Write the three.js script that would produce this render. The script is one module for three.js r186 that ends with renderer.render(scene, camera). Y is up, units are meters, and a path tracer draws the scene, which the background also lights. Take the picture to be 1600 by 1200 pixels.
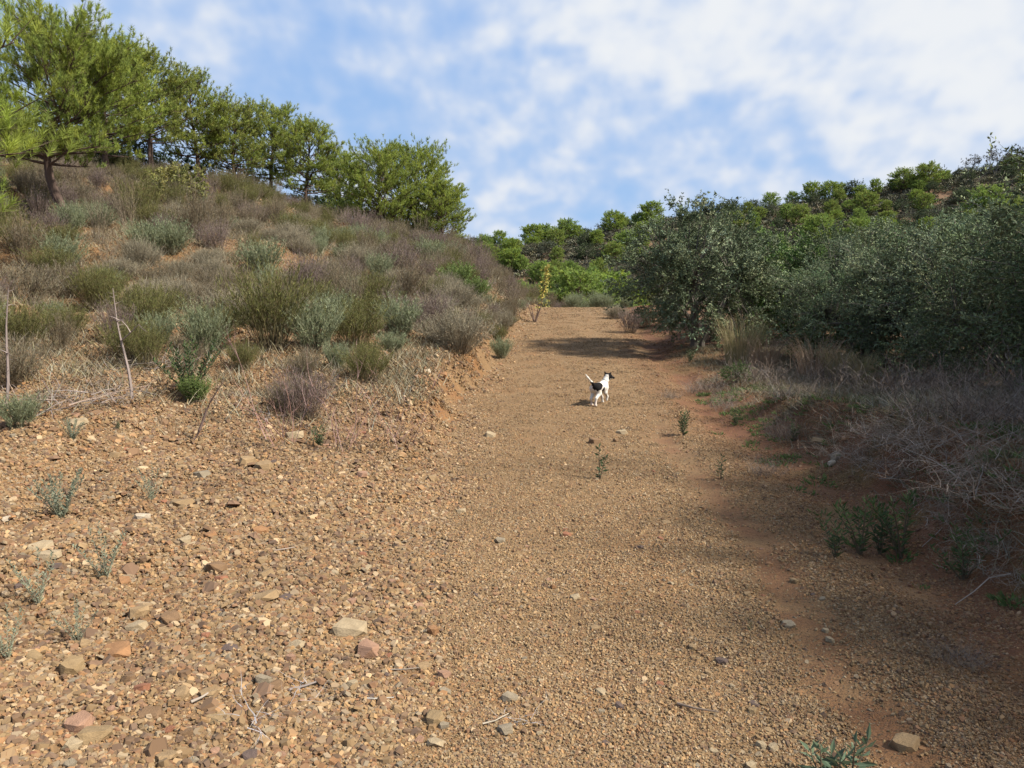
import * as THREE from 'three';
import { ConvexGeometry } from 'three/addons/geometries/ConvexGeometry.js';
import { MarchingCubes } from 'three/addons/objects/MarchingCubes.js';
import { ImprovedNoise } from 'three/addons/math/ImprovedNoise.js';

// ------------------------------------------------------------------ camera, sky, sun, exposure
const scene = new THREE.Scene();
const EYE = 1.6, PITCH = 6.2 * Math.PI / 180, FPX = 1203;       // focal length in pixels of the 1600 x 1200 photograph
const camera = new THREE.PerspectiveCamera(2 * Math.atan(600 / FPX) * 180 / Math.PI, 4 / 3, 0.1, 4000);
camera.position.set(0, EYE, 0);
camera.rotation.set(-PITCH, 0, 0);
scene.add(camera);

const renderer = new THREE.WebGLRenderer({ antialias: true });
renderer.setSize(1024, 768);
renderer.toneMapping = THREE.LinearToneMapping;
renderer.toneMappingExposure = 1.95;
renderer.shadowMap.enabled = true;

const SUN_EL = 45 * Math.PI / 180, SUN_AZ = 20 * Math.PI / 180;   // from the right, a little behind the camera
const sunDir = new THREE.Vector3(Math.cos(SUN_EL) * Math.cos(SUN_AZ), Math.sin(SUN_EL), Math.cos(SUN_EL) * Math.sin(SUN_AZ));
const sun = new THREE.DirectionalLight(new THREE.Color().setRGB(1.0, 0.93, 0.82), 5);
sun.position.copy(sunDir).multiplyScalar(80);
sun.castShadow = true; sun.shadow.radius = 6;
sun.shadow.mapSize.set(4096, 4096);
Object.assign(sun.shadow.camera, { left: -60, right: 60, top: 60, bottom: -60, near: 1, far: 220 });
scene.add(sun); scene.add(sun.target);

// ------------------------------------------------------------------ numbers
const perlin = new ImprovedNoise();
const n3 = (x, y, z) => perlin.noise(x, y, z);
const fbm = (x, y, z, o = 4) => { let a = 0, s = 1, t = 0; for (let i = 0; i < o; i++) { a += s * n3(x, y, z); t += s; s *= 0.5; x = x * 2.03 + 11.3; y = y * 2.03 + 5.7; z = z * 2.03 + 3.1; } return a / t; };
function rng(seed) { let a = seed >>> 0; return () => { a = (a + 0x6D2B79F5) | 0; let t = Math.imul(a ^ (a >>> 15), 1 | a); t = (t + Math.imul(t ^ (t >>> 7), 61 | t)) ^ t; return ((t ^ (t >>> 14)) >>> 0) / 4294967296; }; }
const clamp = (x, a = 0, b = 1) => Math.min(b, Math.max(a, x));
const smooth = (a, b, x) => { const t = clamp((x - a) / (b - a)); return t * t * (3 - 2 * t); };
const mix = (a, b, t) => a + (b - a) * t;
const mix3 = (a, b, t) => [mix(a[0], b[0], t), mix(a[1], b[1], t), mix(a[2], b[2], t)];
const gauss = r => { const u = Math.max(1e-9, r()); return Math.sqrt(-2 * Math.log(u)) * Math.cos(6.2831853 * r()); };
function tab(...pairs) {                                             // smooth curve through (x, y) pairs
  const X = pairs.map(p => p[0]), Y = pairs.map(p => p[1]), n = X.length, M = [];
  for (let i = 0; i < n; i++) { const a = Math.max(0, i - 1), b = Math.min(n - 1, i + 1); M.push((Y[b] - Y[a]) / (X[b] - X[a])); }
  return x => {
    if (x <= X[0]) return Y[0]; if (x >= X[n - 1]) return Y[n - 1];
    let i = 0; while (x > X[i + 1]) i++;
    const h = X[i + 1] - X[i], t = (x - X[i]) / h, t2 = t * t, t3 = t2 * t;
    return (2 * t3 - 3 * t2 + 1) * Y[i] + (t3 - 2 * t2 + t) * h * M[i] + (-2 * t3 + 3 * t2) * Y[i + 1] + (t3 - t2) * h * M[i + 1];
  };
}

// ------------------------------------------------------------------ sky: thin broken cloud over blue, brighter bank to the right
{
  const W = 2048, H = 1024, data = new Float32Array(W * H * 4), K = 0.475;
  for (let j = 0; j < H; j++) {
    const el = ((j + 0.5) / H - 0.5) * Math.PI, y = Math.sin(el), c = Math.cos(el);
    for (let i = 0; i < W; i++) {
      const k = (j * W + i) * 4;
      if (el < -0.02) { data[k] = 0.30 * K; data[k + 1] = 0.27 * K; data[k + 2] = 0.22 * K; data[k + 3] = 1; continue; }
      const ph = ((i + 0.5) / W - 0.5) * 2 * Math.PI, x = c * Math.cos(ph), z = c * Math.sin(ph), yy = Math.max(0, y);
      // cloud layer seen on a shallow dome
      const s = 1 / (yy + 0.52), u = x * s, v = z * s;
      const wx = fbm(u * 2.1, v * 2.1, 4.2, 3) * 0.22, wz = fbm(u * 2.1 + 9, v * 2.1, 1.7, 3) * 0.22;
      const big = fbm(u * 1.15 + wx + 3.4, v * 1.15 + wz + 1.2, 0.4, 3);
      const mid = fbm(u * 4.2 + wx * 2, v * 4.2 + wz * 2, 7.7, 5);
      const puff = fbm(u * 13 + wx * 3, v * 13 + wz * 3, 2.2, 4);
      const bank = 0.40 * x + 0.02;                                  // more cloud towards +x all round, as in view
      const ripple = fbm(u * 30 + wx * 6, v * 19 + wz * 6, 5.1, 3), cover = clamp(0.82 + bank * 0.9 + big * 0.45 + mid * 0.60 + puff * 0.54 + ripple * 0.24, 0, 1.35);
      const a = smooth(0.28, 1.08, cover) * 0.68 + 0.32, thick = smooth(0.62, 1.3, cover);
      const b = Math.pow(1 - yy, 3), blue = mix3([0.155, 0.385, 0.87], [0.36, 0.63, 0.97], b);
      const cl = mix3([0.61, 0.73, 0.95], [0.92, 0.95, 0.99], thick);
      for (let q = 0; q < 3; q++) data[k + q] = mix(blue[q], cl[q], a) * K;
      data[k + 3] = 1;
    }
  }
  const sky = new THREE.DataTexture(data, W, H, THREE.RGBAFormat, THREE.FloatType);
  sky.mapping = THREE.EquirectangularReflectionMapping; sky.magFilter = THREE.LinearFilter; sky.minFilter = THREE.LinearFilter; sky.needsUpdate = true;
  scene.background = sky; scene.environment = sky;
}

// ------------------------------------------------------------------ terrain shape: x to the right, d forward (z = -d), metres
const P = tab([-8, -0.1], [0, 0], [6, 0.02], [11, 0.1], [16, 0.38], [20, 0.68], [24, 1.0], [27, 1.2], [30, 1.3], [34, 1.22], [42, 0.5], [55, -1.2], [70, -1.6]);
const PC = tab([-8, 0.5], [2.5, 0.6], [5, 0.7], [8, 0.77], [12, 0.92], [17, 1.31], [22, 1.8], [27, 2.35], [34, 2.8], [45, 2.2]);
const PW = tab([-8, 1.1], [2.5, 1.15], [5, 1.37], [8, 1.46], [12, 1.52], [17, 1.47], [27, 1.5], [45, 1.5]);
const BANK = tab([5, 0], [8, 0.16], [10, 0.36], [13, 0.48], [16, 0.46], [20, 0.5], [27, 0.85], [36, 1.55]);
const SLOPE = tab([0, 0.05], [5, 0.075], [7.5, 0.095], [10, 0.125], [12, 0.145], [14, 0.165], [18, 0.235], [24, 0.24], [30, 0.242], [40, 0.262]);
const BERM = tab([-8, 0.55], [7, 0.52], [8.6, 0.42], [10.5, 0.14], [13, 0.05]);
const edgeWobble = d => 0.16 * n3(d * 0.55, 3.3, 0.2) + 0.09 * n3(d * 1.7, 1.3, 5.2);
function sides(x, d) { const c = PC(d), w = PW(d); return [(c - w) - x + edgeWobble(d), x - (c + w) + edgeWobble(d + 40)]; }
function ridge(x) { return clamp(x > 0 ? 10.4 + 0.152 * x : 10.4 + 0.1 * x, 5, 27) + 1.1 * n3(x * 0.06, 2.2, 0.1); }
function H(x, d) {
  const [sl, sr] = sides(x, d);
  let h = P(d);
  if (sl > 0) {
    const far = 1 - 0.75 * smooth(41, 78, d);
    const sat = sl < 20 ? sl : 20 + (1 - Math.exp(-(sl - 20) / 14)) * 14;
    h += far * (BANK(d) * smooth(0.05, 0.5 + Math.max(0, d - 15) * 0.16, sl + 0.22 * fbm(x * 2.2, d * 2.2, 6.6, 3)) * (1 + 0.35 * n3(d * 0.9, sl * 0.6, 8.8)) + SLOPE(d) * sat);
    h += 0.16 * fbm(x * 0.8, d * 0.8, 3.1, 3) * smooth(0.2, 2, sl) + 0.55 * n3(x * 0.21, d * 0.21, 9.1) * smooth(2, 7, sl) * smooth(9, 15, d);
    h += 0.07 * fbm(x * 3.6, d * 3.6, 2.9, 3) * smooth(0.1, 0.4, sl) * (1 - smooth(1.5, 3, sl)) * smooth(7, 9, d) * (1 - smooth(18, 24, d));   // eroded cut bank
  }
  if (sr > 0) {
    h += BERM(d) * smooth(0.75 + 0.2 * n3(d * 0.8, 1, 1), 1.25 + 0.2 * n3(d * 0.8, 1, 1), sr) * (1 + 0.3 * n3(x * 1.1, d * 1.1, 4.4)) + 0.03 * Math.min(sr, 12) + 0.06 * fbm(x * 0.9, d * 0.9, 6.1, 3) * smooth(0.1, 1, sr);
    h -= 0.05 * smooth(0, 0.35, sr) * (1 - smooth(0.45, 0.8, sr));
  } else if (sl < 0) {
    h += 0.018 * fbm(x * 1.3, d * 0.8, 1.2, 3);
    const g = (x - PC(d) - 0.66 * PW(d) - 0.12 * n3(d * 0.5, 0, 2)) / 0.16; h -= 0.022 * Math.exp(-g * g) * smooth(1, 3, d) * (1 - smooth(9, 13, d));   // shallow rain gully
  }
  const r = Math.hypot(x, d);
  if (d > 40) h += (ridge(x) + 0.9 * n3(x * 0.045, d * 0.045, 5) * 2) * smooth(50, 116, d) * (1 - 0.9 * smooth(135, 320, d));
  if (r < 40) { h += 0.012 * fbm(x * 3.1, d * 3.1, 0.7, 2); if (r < 16) h += (sl > 0 ? 0.014 : 0.006) * fbm(x * 11, d * 11, 2.7, 2); }
  return h;
}
const cosP = Math.cos(PITCH), sinP = Math.sin(PITCH);
function ray(px, py) { const a = (px - 800) / FPX, b = (600 - py) / FPX; return [a, -sinP + b * cosP, cosP + b * sinP]; }   // x, y, d
function hit(px, py) {                                               // where a line of sight meets the ground
  const [a, b, c] = ray(px, py); let t = 1.2, last = t;
  while (t < 300) { if (EYE + b * t < H(a * t, c * t)) { let lo = last, hi = t; for (let k = 0; k < 24; k++) { const m = (lo + hi) / 2; if (EYE + b * m < H(a * m, c * m)) hi = m; else lo = m; } return [a * hi, c * hi]; } last = t; t *= 1.01; }
  return [a * 60 / c, 60];
}
function across(px, d) { let x = (px - 800) / FPX * d; for (let k = 0; k < 3; k++) x = (px - 800) / FPX * (d * cosP - (H(x, d) - EYE) * sinP); return x; }   // sideways place of a pixel column at a depth
const inView = (x, d, m = 0.06) => d > 1.5 && Math.abs(x) < d * (0.665 + m) + 0.4;

// ------------------------------------------------------------------ object helpers
const taken = {};
function numbered(n) { const k = taken[n] = (taken[n] ?? -1) + 1; return k ? `${n}_${String(k).padStart(3, '0')}` : n; }
function tag(o, label, category, group, kind) { if (label) o.userData.label = label; if (category) o.userData.category = category; if (group) o.userData.group = group; if (kind) o.userData.kind = kind; return o; }
function shadows(o) { o.traverse(m => { if (m.isMesh) { m.castShadow = m.receiveShadow = true; } }); return o; }
function place(proto, name, x, d, { y, s = 1, sx, turn = 0, tilt = 0, tiltTo = 0, sink = 0.02, label, category, group } = {}) {
  const o = proto.clone(); o.name = numbered(name); o.userData = {};
  o.position.set(x, (y ?? H(x, d)) - sink, -d);
  o.rotation.set(0, turn, 0);
  if (tilt) o.quaternion.premultiply(new THREE.Quaternion().setFromAxisAngle(new THREE.Vector3(Math.cos(tiltTo), 0, Math.sin(tiltTo)), tilt));
  if (sx) o.scale.set(sx[0], sx[1], sx[2]); else o.scale.setScalar(s);
  tag(o, label, category, group); scene.add(shadows(o)); return o;
}
class Geo {                                                          // collects triangles with colours into one mesh
  constructor() { this.p = []; this.c = []; this.i = []; this.n = 0; }
  v(x, y, z, c) { this.p.push(x, y, z); this.c.push(c[0], c[1], c[2]); return this.n++; }
  tri(a, b, c) { this.i.push(a, b, c); }
  blade(x, y, z, dx, dy, dz, L, W, r, c, c2 = c) {                    // one slender triangle
    let ax = r() - 0.5, ay = r() - 0.5, az = r() - 0.5;
    let wx = dy * az - dz * ay, wy = dz * ax - dx * az, wz = dx * ay - dy * ax; const l = W / 2 / (Math.hypot(wx, wy, wz) || 1); wx *= l; wy *= l; wz *= l;
    const a = this.v(x - wx, y - wy, z - wz, c), b = this.v(x + wx, y + wy, z + wz, c), t = this.v(x + dx * L, y + dy * L, z + dz * L, c2);
    this.tri(a, b, t);
  }
  leaf(x, y, z, dx, dy, dz, L, W, r, c) {                             // a kite folded along its midrib
    let ax = r() - 0.5, ay = r() - 0.5, az = r() - 0.5;
    let wx = dy * az - dz * ay, wy = dz * ax - dx * az, wz = dx * ay - dy * ax; const l = W / 2 / (Math.hypot(wx, wy, wz) || 1); wx *= l; wy *= l; wz *= l;
    const m = L * 0.45, f = 0.35;
    const nx = (dy * wz - dz * wy) * f, ny = (dz * wx - dx * wz) * f, nz = (dx * wy - dy * wx) * f;
    const a = this.v(x, y, z, c), b = this.v(x + dx * m + wx + nx, y + dy * m + wy + ny, z + dz * m + wz + nz, c), t = this.v(x + dx * L, y + dy * L, z + dz * L, c), e = this.v(x + dx * m - wx + nx, y + dy * m - wy + ny, z + dz * m - wz + nz, c);
    this.tri(a, b, t); this.tri(a, t, e);
  }
  ribbon(pts, W, r, c, c2 = c) {                                      // a thin twig: flat strip tapering to a point
    const ang = r() * Math.PI, wx = Math.cos(ang) * W / 2, wz = Math.sin(ang) * W / 2; let A = -1, B = -1;
    for (let k = 0; k < pts.length; k++) {
      const q = 1 - k / (pts.length - 1) * 0.85, p = pts[k], cc = mix3(c, c2, k / (pts.length - 1));
      const a = this.v(p[0] - wx * q, p[1], p[2] - wz * q, cc), b = this.v(p[0] + wx * q, p[1], p[2] + wz * q, cc);
      if (k) { this.tri(A, B, b); this.tri(A, b, a); } A = a; B = b;
    }
  }
  tube(pts, rad, sides, c, r, rough = 0.12) {
    let prev = null;
    for (let k = 0; k < pts.length; k++) {
      const a = pts[Math.max(0, k - 1)], b = pts[Math.min(pts.length - 1, k + 1)];
      const t = new THREE.Vector3(b[0] - a[0], b[1] - a[1], b[2] - a[2]).normalize(), u = new THREE.Vector3(Math.abs(t.y) > 0.9 ? 1 : 0, Math.abs(t.y) > 0.9 ? 0 : 1, 0).cross(t).normalize(), w = t.clone().cross(u), ring = [];
      for (let j = 0; j < sides; j++) { const an = j / sides * 6.28318, R = rad[k] * (1 + rough * (r() - 0.5)), cu = Math.cos(an) * R, cw = Math.sin(an) * R, s = 1 + 0.3 * (r() - 0.5);
        ring.push(this.v(pts[k][0] + u.x * cu + w.x * cw, pts[k][1] + u.y * cu + w.y * cw, pts[k][2] + u.z * cu + w.z * cw, [c[0] * s, c[1] * s, c[2] * s])); }
      if (prev) for (let j = 0; j < sides; j++) { const j2 = (j + 1) % sides; this.tri(prev[j], ring[j], ring[j2]); this.tri(prev[j], ring[j2], prev[j2]); }
      prev = ring;
    }
    const top = pts.length - 1, q = this.v(pts[top][0], pts[top][1], pts[top][2], c); for (let j = 0; j < sides; j++) this.tri(prev[j], q, prev[(j + 1) % sides]);
  }
  geometry(normals) {
    const g = new THREE.BufferGeometry();
    g.setAttribute('position', new THREE.BufferAttribute(new Float32Array(this.p), 3));
    g.setAttribute('color', new THREE.BufferAttribute(new Float32Array(this.c), 3));
    g.setIndex(new THREE.BufferAttribute(new Uint32Array(this.i), 1));
    if (normals) g.computeVertexNormals();
    return g;
  }
  mesh(name, mat, parent, normals) { const m = new THREE.Mesh(this.geometry(normals), mat); m.name = name; if (parent) parent.add(m); return m; }
}
const tint = (c, r, v = 0.25) => { const s = 1 + (r() - 0.5) * 2 * v, q = (r() - 0.5) * v * 0.6; return [c[0] * s * (1 + q), c[1] * s, c[2] * s * (1 - q)]; };
const pick = (a, r) => a[Math.floor(r() * a.length) % a.length];
const norm = (x, y, z) => { const l = Math.hypot(x, y, z) || 1; return [x / l, y / l, z / l]; };
const anyDir = r => { const y = r() * 2 - 1, a = r() * 6.28318, c = Math.sqrt(1 - y * y); return [c * Math.cos(a), y, c * Math.sin(a)]; };

// ------------------------------------------------------------------ materials
function noiseTexture(size, f) { const d = new Uint8Array(size * size * 4); for (let j = 0; j < size; j++) for (let i = 0; i < size; i++) { const v = f(i / size, j / size), k = (j * size + i) * 4; for (let q = 0; q < 3; q++) d[k + q] = clamp(v[q]) * 255; d[k + 3] = 255; }
  const t = new THREE.DataTexture(d, size, size); t.wrapS = t.wrapT = THREE.RepeatWrapping; t.magFilter = THREE.LinearFilter; t.minFilter = THREE.LinearMipmapLinearFilter; t.generateMipmaps = true; t.needsUpdate = true; return t; }
function wrapNoise(u, v, f, z, o) { const a = u * 6.28318, b = v * 6.28318, R = f / 6.28318; return fbm(Math.cos(a) * R + 40, Math.sin(a) * R + Math.cos(b) * R * 1.37, Math.sin(b) * R * 1.37 + z, o); }
const soilMap = noiseTexture(1024, (u, v) => {
  const c = wrapNoise(u, v, 14, 1, 4), f = wrapNoise(u, v, 90, 5, 3), g = wrapNoise(u, v, 260, 9, 2);
  const L = 0.80 + 0.26 * c + 0.30 * f + 0.34 * g; return [L, L * (0.985 + 0.05 * f), L * (0.96 + 0.09 * g + 0.06 * c)];
});
const soilBump = noiseTexture(1024, (u, v) => { const f = wrapNoise(u, v, 70, 5, 3), g = wrapNoise(u, v, 230, 9, 2); const L = 0.5 + 0.55 * f + 0.45 * g; return [L, L, L]; });
soilMap.colorSpace = THREE.NoColorSpace;
const soilMat = new THREE.MeshStandardMaterial({ map: soilMap, bumpMap: soilBump, bumpScale: 0.012, roughness: 1, vertexColors: true }); soilMat.name = 'stony soil';
const stoneGrain = noiseTexture(512, (u, v) => { const c = wrapNoise(u, v, 6, 2, 4), f = wrapNoise(u, v, 40, 7, 4); const L = 0.86 + 0.30 * c + 0.25 * f; return [L, L * (1 + 0.04 * c), L * (1 + 0.10 * c)]; });
const stoneMat = new THREE.MeshStandardMaterial({ map: stoneGrain, bumpMap: stoneGrain, bumpScale: 0.006, roughness: 0.9, vertexColors: true }); stoneMat.name = 'slate stone';
const gravelMat = new THREE.MeshStandardMaterial({ roughness: 0.95, vertexColors: true }); gravelMat.name = 'gravel';
const barkMat = new THREE.MeshStandardMaterial({ roughness: 0.95, vertexColors: true }); barkMat.name = 'bark';
const leafMat = new THREE.MeshPhysicalMaterial({ roughness: 0.8, vertexColors: true, transmission: 0.2, thickness: 0, specularIntensity: 0.3 }); leafMat.name = 'leaf';
const needleMat = new THREE.MeshPhysicalMaterial({ roughness: 0.9, vertexColors: true, transmission: 0.42, thickness: 0, specularIntensity: 0.4 }); needleMat.name = 'needle and soft leaf';
const twigMat = new THREE.MeshStandardMaterial({ roughness: 0.95, vertexColors: true }); twigMat.name = 'dry twig';

// ------------------------------------------------------------------ the ground: one height sheet, cut into the gravel path and the slopes round it
const GRAVEL = [0.205, 0.124, 0.055], VERGE = [0.196, 0.106, 0.041], SOIL = [0.206, 0.099, 0.034], RED = [0.144, 0.057, 0.022], LITTER = [0.140, 0.083, 0.041], MOSS = [0.121, 0.075, 0.018], FARSOIL = [0.164, 0.090, 0.045];
function groundColor(x, d) {
  const [sl, sr] = sides(x, d), a = fbm(x * 1.1, d * 1.1, 5.5, 4), b = fbm(x * 4.3, d * 4.3, 8.5, 3);
  let c;
  if (sl > 0) {
    c = mix3(GRAVEL, VERGE, smooth(0, 0.8, sl + a));
    c = mix3(c, SOIL, smooth(0.05, 0.4, a + 0.4 * b));
    const lit = smooth(-0.1, 0.35, fbm(x * 0.5, d * 0.5, 1.5, 4) + 0.12 + 0.3 * b) * smooth(6.3, 9, d + 0.4 * sl);
    c = mix3(c, LITTER, lit * 0.8 * (1 - 0.85 * smooth(9, 10, d) * (1 - smooth(15, 18, d)) * (1 - smooth(0.9, 1.7, sl + b))));
  } else if (sr > 0) {
    c = mix3(GRAVEL, RED, smooth(-0.1, 0.5, sr + a * 0.8));
    c = mix3(c, SOIL, smooth(0.1, 0.4, b + 0.3 * a) * 0.6);
    c = mix3(c, MOSS, smooth(0.05, 0.3, fbm(x * 1.7, d * 1.7, 12.5, 4)) * smooth(0, 0.6, sr) * 0.75);
    c = mix3(c, LITTER, smooth(1.2, 2.6, sr) * 0.6);
  } else {
    c = mix3(GRAVEL, SOIL, smooth(0.08, 0.45, a + 0.4 * b) * 0.55);
    const g = (x - PC(d) - 0.66 * PW(d) - 0.12 * n3(d * 0.5, 0, 2)) / 0.20; c = mix3(c, RED, Math.exp(-g * g) * 0.75 * (1 - smooth(8, 12, d)) * clamp(0.7 + b * 1.5));
    c = mix3(c, mix3(RED, SOIL, 0.4), smooth(-0.55, -0.05, sr + a * 0.5) * 0.55);
  }
  if (d > 38) c = mix3(c, mix3(FARSOIL, [0.15, 0.12, 0.07], smooth(-0.2, 0.2, fbm(x * 0.12, d * 0.12, 1, 3))), smooth(38, 50, d));
  return c;
}
{
  const spread = (from, to, step, grow, dir) => { const out = []; let x = from, s = step; while (dir > 0 ? x < to : x > to) { out.push(x); x += s * dir; s *= grow; } out.push(to); return out; };
  const xs = [...spread(-7, -1800, 0.08, 1.075, -1).slice(1).reverse(), ...spread(-7, 5, 0.06, 1, 1).slice(0, -1), ...spread(5, 1800, 0.08, 1.075, 1)];
  const ds = [...spread(1.8, -300, 0.10, 1.07, -1).slice(1).reverse(), ...spread(1.8, 2200, 0.034, 1.017, 1)];
  const nx = xs.length, nd = ds.length, pos = new Float32Array(nx * nd * 3), col = new Float32Array(nx * nd * 3), uv = new Float32Array(nx * nd * 2);
  const onPath = new Uint8Array(nx * nd);
  for (let j = 0; j < nd; j++) for (let i = 0; i < nx; i++) {
    const k = j * nx + i, x = xs[i], d = ds[j], c = groundColor(x, d), s = sides(x, d);
    pos[k * 3] = x; pos[k * 3 + 1] = H(x, d); pos[k * 3 + 2] = -d; col.set(c, k * 3); uv[k * 2] = x / 1.9; uv[k * 2 + 1] = d / 1.9;
    onPath[k] = (s[0] < 0 && s[1] < 0 && d < 45 && d > -8) ? 1 : 0;
  }
  const ip = [], ig = [];
  for (let j = 0; j < nd - 1; j++) for (let i = 0; i < nx - 1; i++) { const a = j * nx + i, b = a + 1, c = a + nx, e = c + 1, q = (onPath[a] + onPath[b] + onPath[c] + onPath[e] >= 2) ? ip : ig; q.push(a, b, e, a, e, c); }
  const whole = new THREE.BufferGeometry(); whole.setAttribute('position', new THREE.BufferAttribute(pos, 3)); whole.setIndex([...ip].concat(ig)); whole.computeVertexNormals();
  const nor = whole.getAttribute('normal').array;
  for (const [name, idx] of [['path', ip], ['hillside_ground', ig]]) {
    const map = new Map(), p = [], n = [], c = [], u = [], ii = new Uint32Array(idx.length);
    idx.forEach((k, q) => { let m = map.get(k); if (m === undefined) { m = map.size; map.set(k, m); p.push(pos[k * 3], pos[k * 3 + 1], pos[k * 3 + 2]); n.push(nor[k * 3], nor[k * 3 + 1], nor[k * 3 + 2]); c.push(col[k * 3], col[k * 3 + 1], col[k * 3 + 2]); u.push(uv[k * 2], uv[k * 2 + 1]); } ii[q] = m; });
    const g = new THREE.BufferGeometry();
    g.setAttribute('position', new THREE.Float32BufferAttribute(p, 3)); g.setAttribute('normal', new THREE.Float32BufferAttribute(n, 3)); g.setAttribute('color', new THREE.Float32BufferAttribute(c, 3)); g.setAttribute('uv', new THREE.Float32BufferAttribute(u, 2)); g.setIndex(new THREE.BufferAttribute(ii, 1));
    const m = new THREE.Mesh(g, soilMat); m.name = name; m.receiveShadow = true; m.castShadow = true;
    tag(m, name === 'path' ? 'tan gravel track climbing between the shrubs to a crest' : 'stony orange hillside soil beside the gravel track', name === 'path' ? 'path' : 'ground', null, 'structure'); scene.add(m);
  }
  console.log('terrain', nx, nd, ip.length / 3, ig.length / 3);
}
// ------------------------------------------------------------------ builders: trees
const BARK_PINE = [0.085, 0.055, 0.042], BARK_GREY = [0.11, 0.095, 0.08];
function fit(T, C, R, top) {                                          // bring a tree to its stated crown radius and height
  const ys = [], rs = []; for (let k = 0; k < C.p.length; k += 9) { ys.push(C.p[k + 1]); rs.push(Math.hypot(C.p[k], C.p[k + 2])); } ys.sort((a, b) => a - b); rs.sort((a, b) => a - b);
  const sy = top / ys[Math.floor(ys.length * 0.998)], sr = R / rs[Math.floor(rs.length * 0.975)];
  for (const G of [T, C]) for (let k = 0; k < G.p.length; k += 3) { G.p[k] *= sr; G.p[k + 1] *= sy; G.p[k + 2] *= sr; }
}
function makePine({ seed, height, R, base, lean = [0, 0], limbs = 46, subs = 7, tufts = 3, needles = 26, nl = 0.14, nw = 0.012, colors, trunkR = 0.02, lift = 0.6, sidesN = 8, spread = 0.75, bow = 0 }) {
  const r = rng(seed), root = new THREE.Group(), T = new Geo(), C = new Geo();
  const axis = t => { const w = t * t; return [lean[0] * t + (lean[0] ? -lean[0] * 0.35 * w : 0) + bow * Math.sin(Math.PI * Math.min(1, t * 1.25)) + 0.12 * Math.sin(t * 5 + seed) * t, t * height * 0.95, lean[1] * t + 0.12 * Math.cos(t * 4 + seed * 2) * t]; };
  const tp = [], tr = []; for (let k = 0; k <= 10; k++) { const t = k / 10; tp.push(axis(t)); tr.push(height * trunkR * (1.15 - t) * (k === 0 ? 1.35 : 1)); } tp[0][1] = -0.25;
  T.tube(tp, tr, sidesN, BARK_PINE, r, 0.3);
  for (let k = 0; k < limbs; k++) {
    const u = Math.pow((k + r()) / limbs, 0.9), t = base + (0.985 - base) * u, p = axis(t), az = k * 2.39996 + r() * 0.7;
    const len = R * Math.pow(Math.sin(Math.PI * (0.17 + 0.72 * u)), 0.75) * (0.72 + 0.42 * r());
    const el = mix(0.15, 1.2, u * u) + (r() - 0.5) * 0.7, ce = Math.cos(el), dir = [Math.cos(az) * ce, Math.sin(el), Math.sin(az) * ce];
    const q = f => [p[0] + dir[0] * len * f, p[1] + dir[1] * len * f + 0.16 * len * f * f * lift, p[2] + dir[2] * len * f];
    const rr = height * trunkR * 0.42 * (1.15 - t) + 0.008; T.tube([q(0), q(0.35), q(0.7), q(1)], [rr, rr * 0.7, rr * 0.45, rr * 0.2], 4, BARK_PINE, r);
    const nsub = Math.max(2, Math.round(subs * len / R + r()));
    for (let j = 0; j < nsub; j++) {
      const f = 0.34 + 0.66 * Math.pow((j + r()) / nsub, 0.8), o = q(f), a2 = az + (r() - 0.5) * 2.6, e2 = 0.1 + r() * 1.2, L2 = (0.25 + 0.45 * r()) * (0.55 + 0.25 * R);
      const d2 = [Math.cos(a2) * Math.cos(e2), Math.sin(e2), Math.sin(a2) * Math.cos(e2)];
      C.blade(o[0], o[1], o[2], d2[0], d2[1], d2[2], L2, 0.022, r, BARK_PINE);
      const base1 = pick(colors, r), tone = tint(base1, r, 0.16);
      for (let m = 0; m < tufts; m++) {
        const g = 1 - m * 0.30 - 0.08 * r(), jx = (r() - 0.5) * 0.16 * m, jz = (r() - 0.5) * 0.16 * m, o2 = [o[0] + d2[0] * L2 * g + jx, o[1] + d2[1] * L2 * g, o[2] + d2[2] * L2 * g + jz];
        const td = norm(d2[0] * 0.7 + (r() - 0.5) * 0.6, d2[1] + 0.9, d2[2] * 0.7 + (r() - 0.5) * 0.6), tc = tint(tone, r, 0.15);
        for (let n = 0; n < needles; n++) { const a = anyDir(r), dd = norm(td[0] + a[0] * spread, td[1] + a[1] * spread, td[2] + a[2] * spread), b = r() * nl * 1.1 - nl * 0.35; C.blade(o2[0] + td[0] * b, o2[1] + td[1] * b, o2[2] + td[2] * b, dd[0], dd[1], dd[2], nl * (0.75 + 0.5 * r()), nw, r, tc); }
      }
    }
  }
  fit(T, C, R, height); T.mesh('trunk', barkMat, root); C.mesh('crown', needleMat, root); return root;
}
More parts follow.
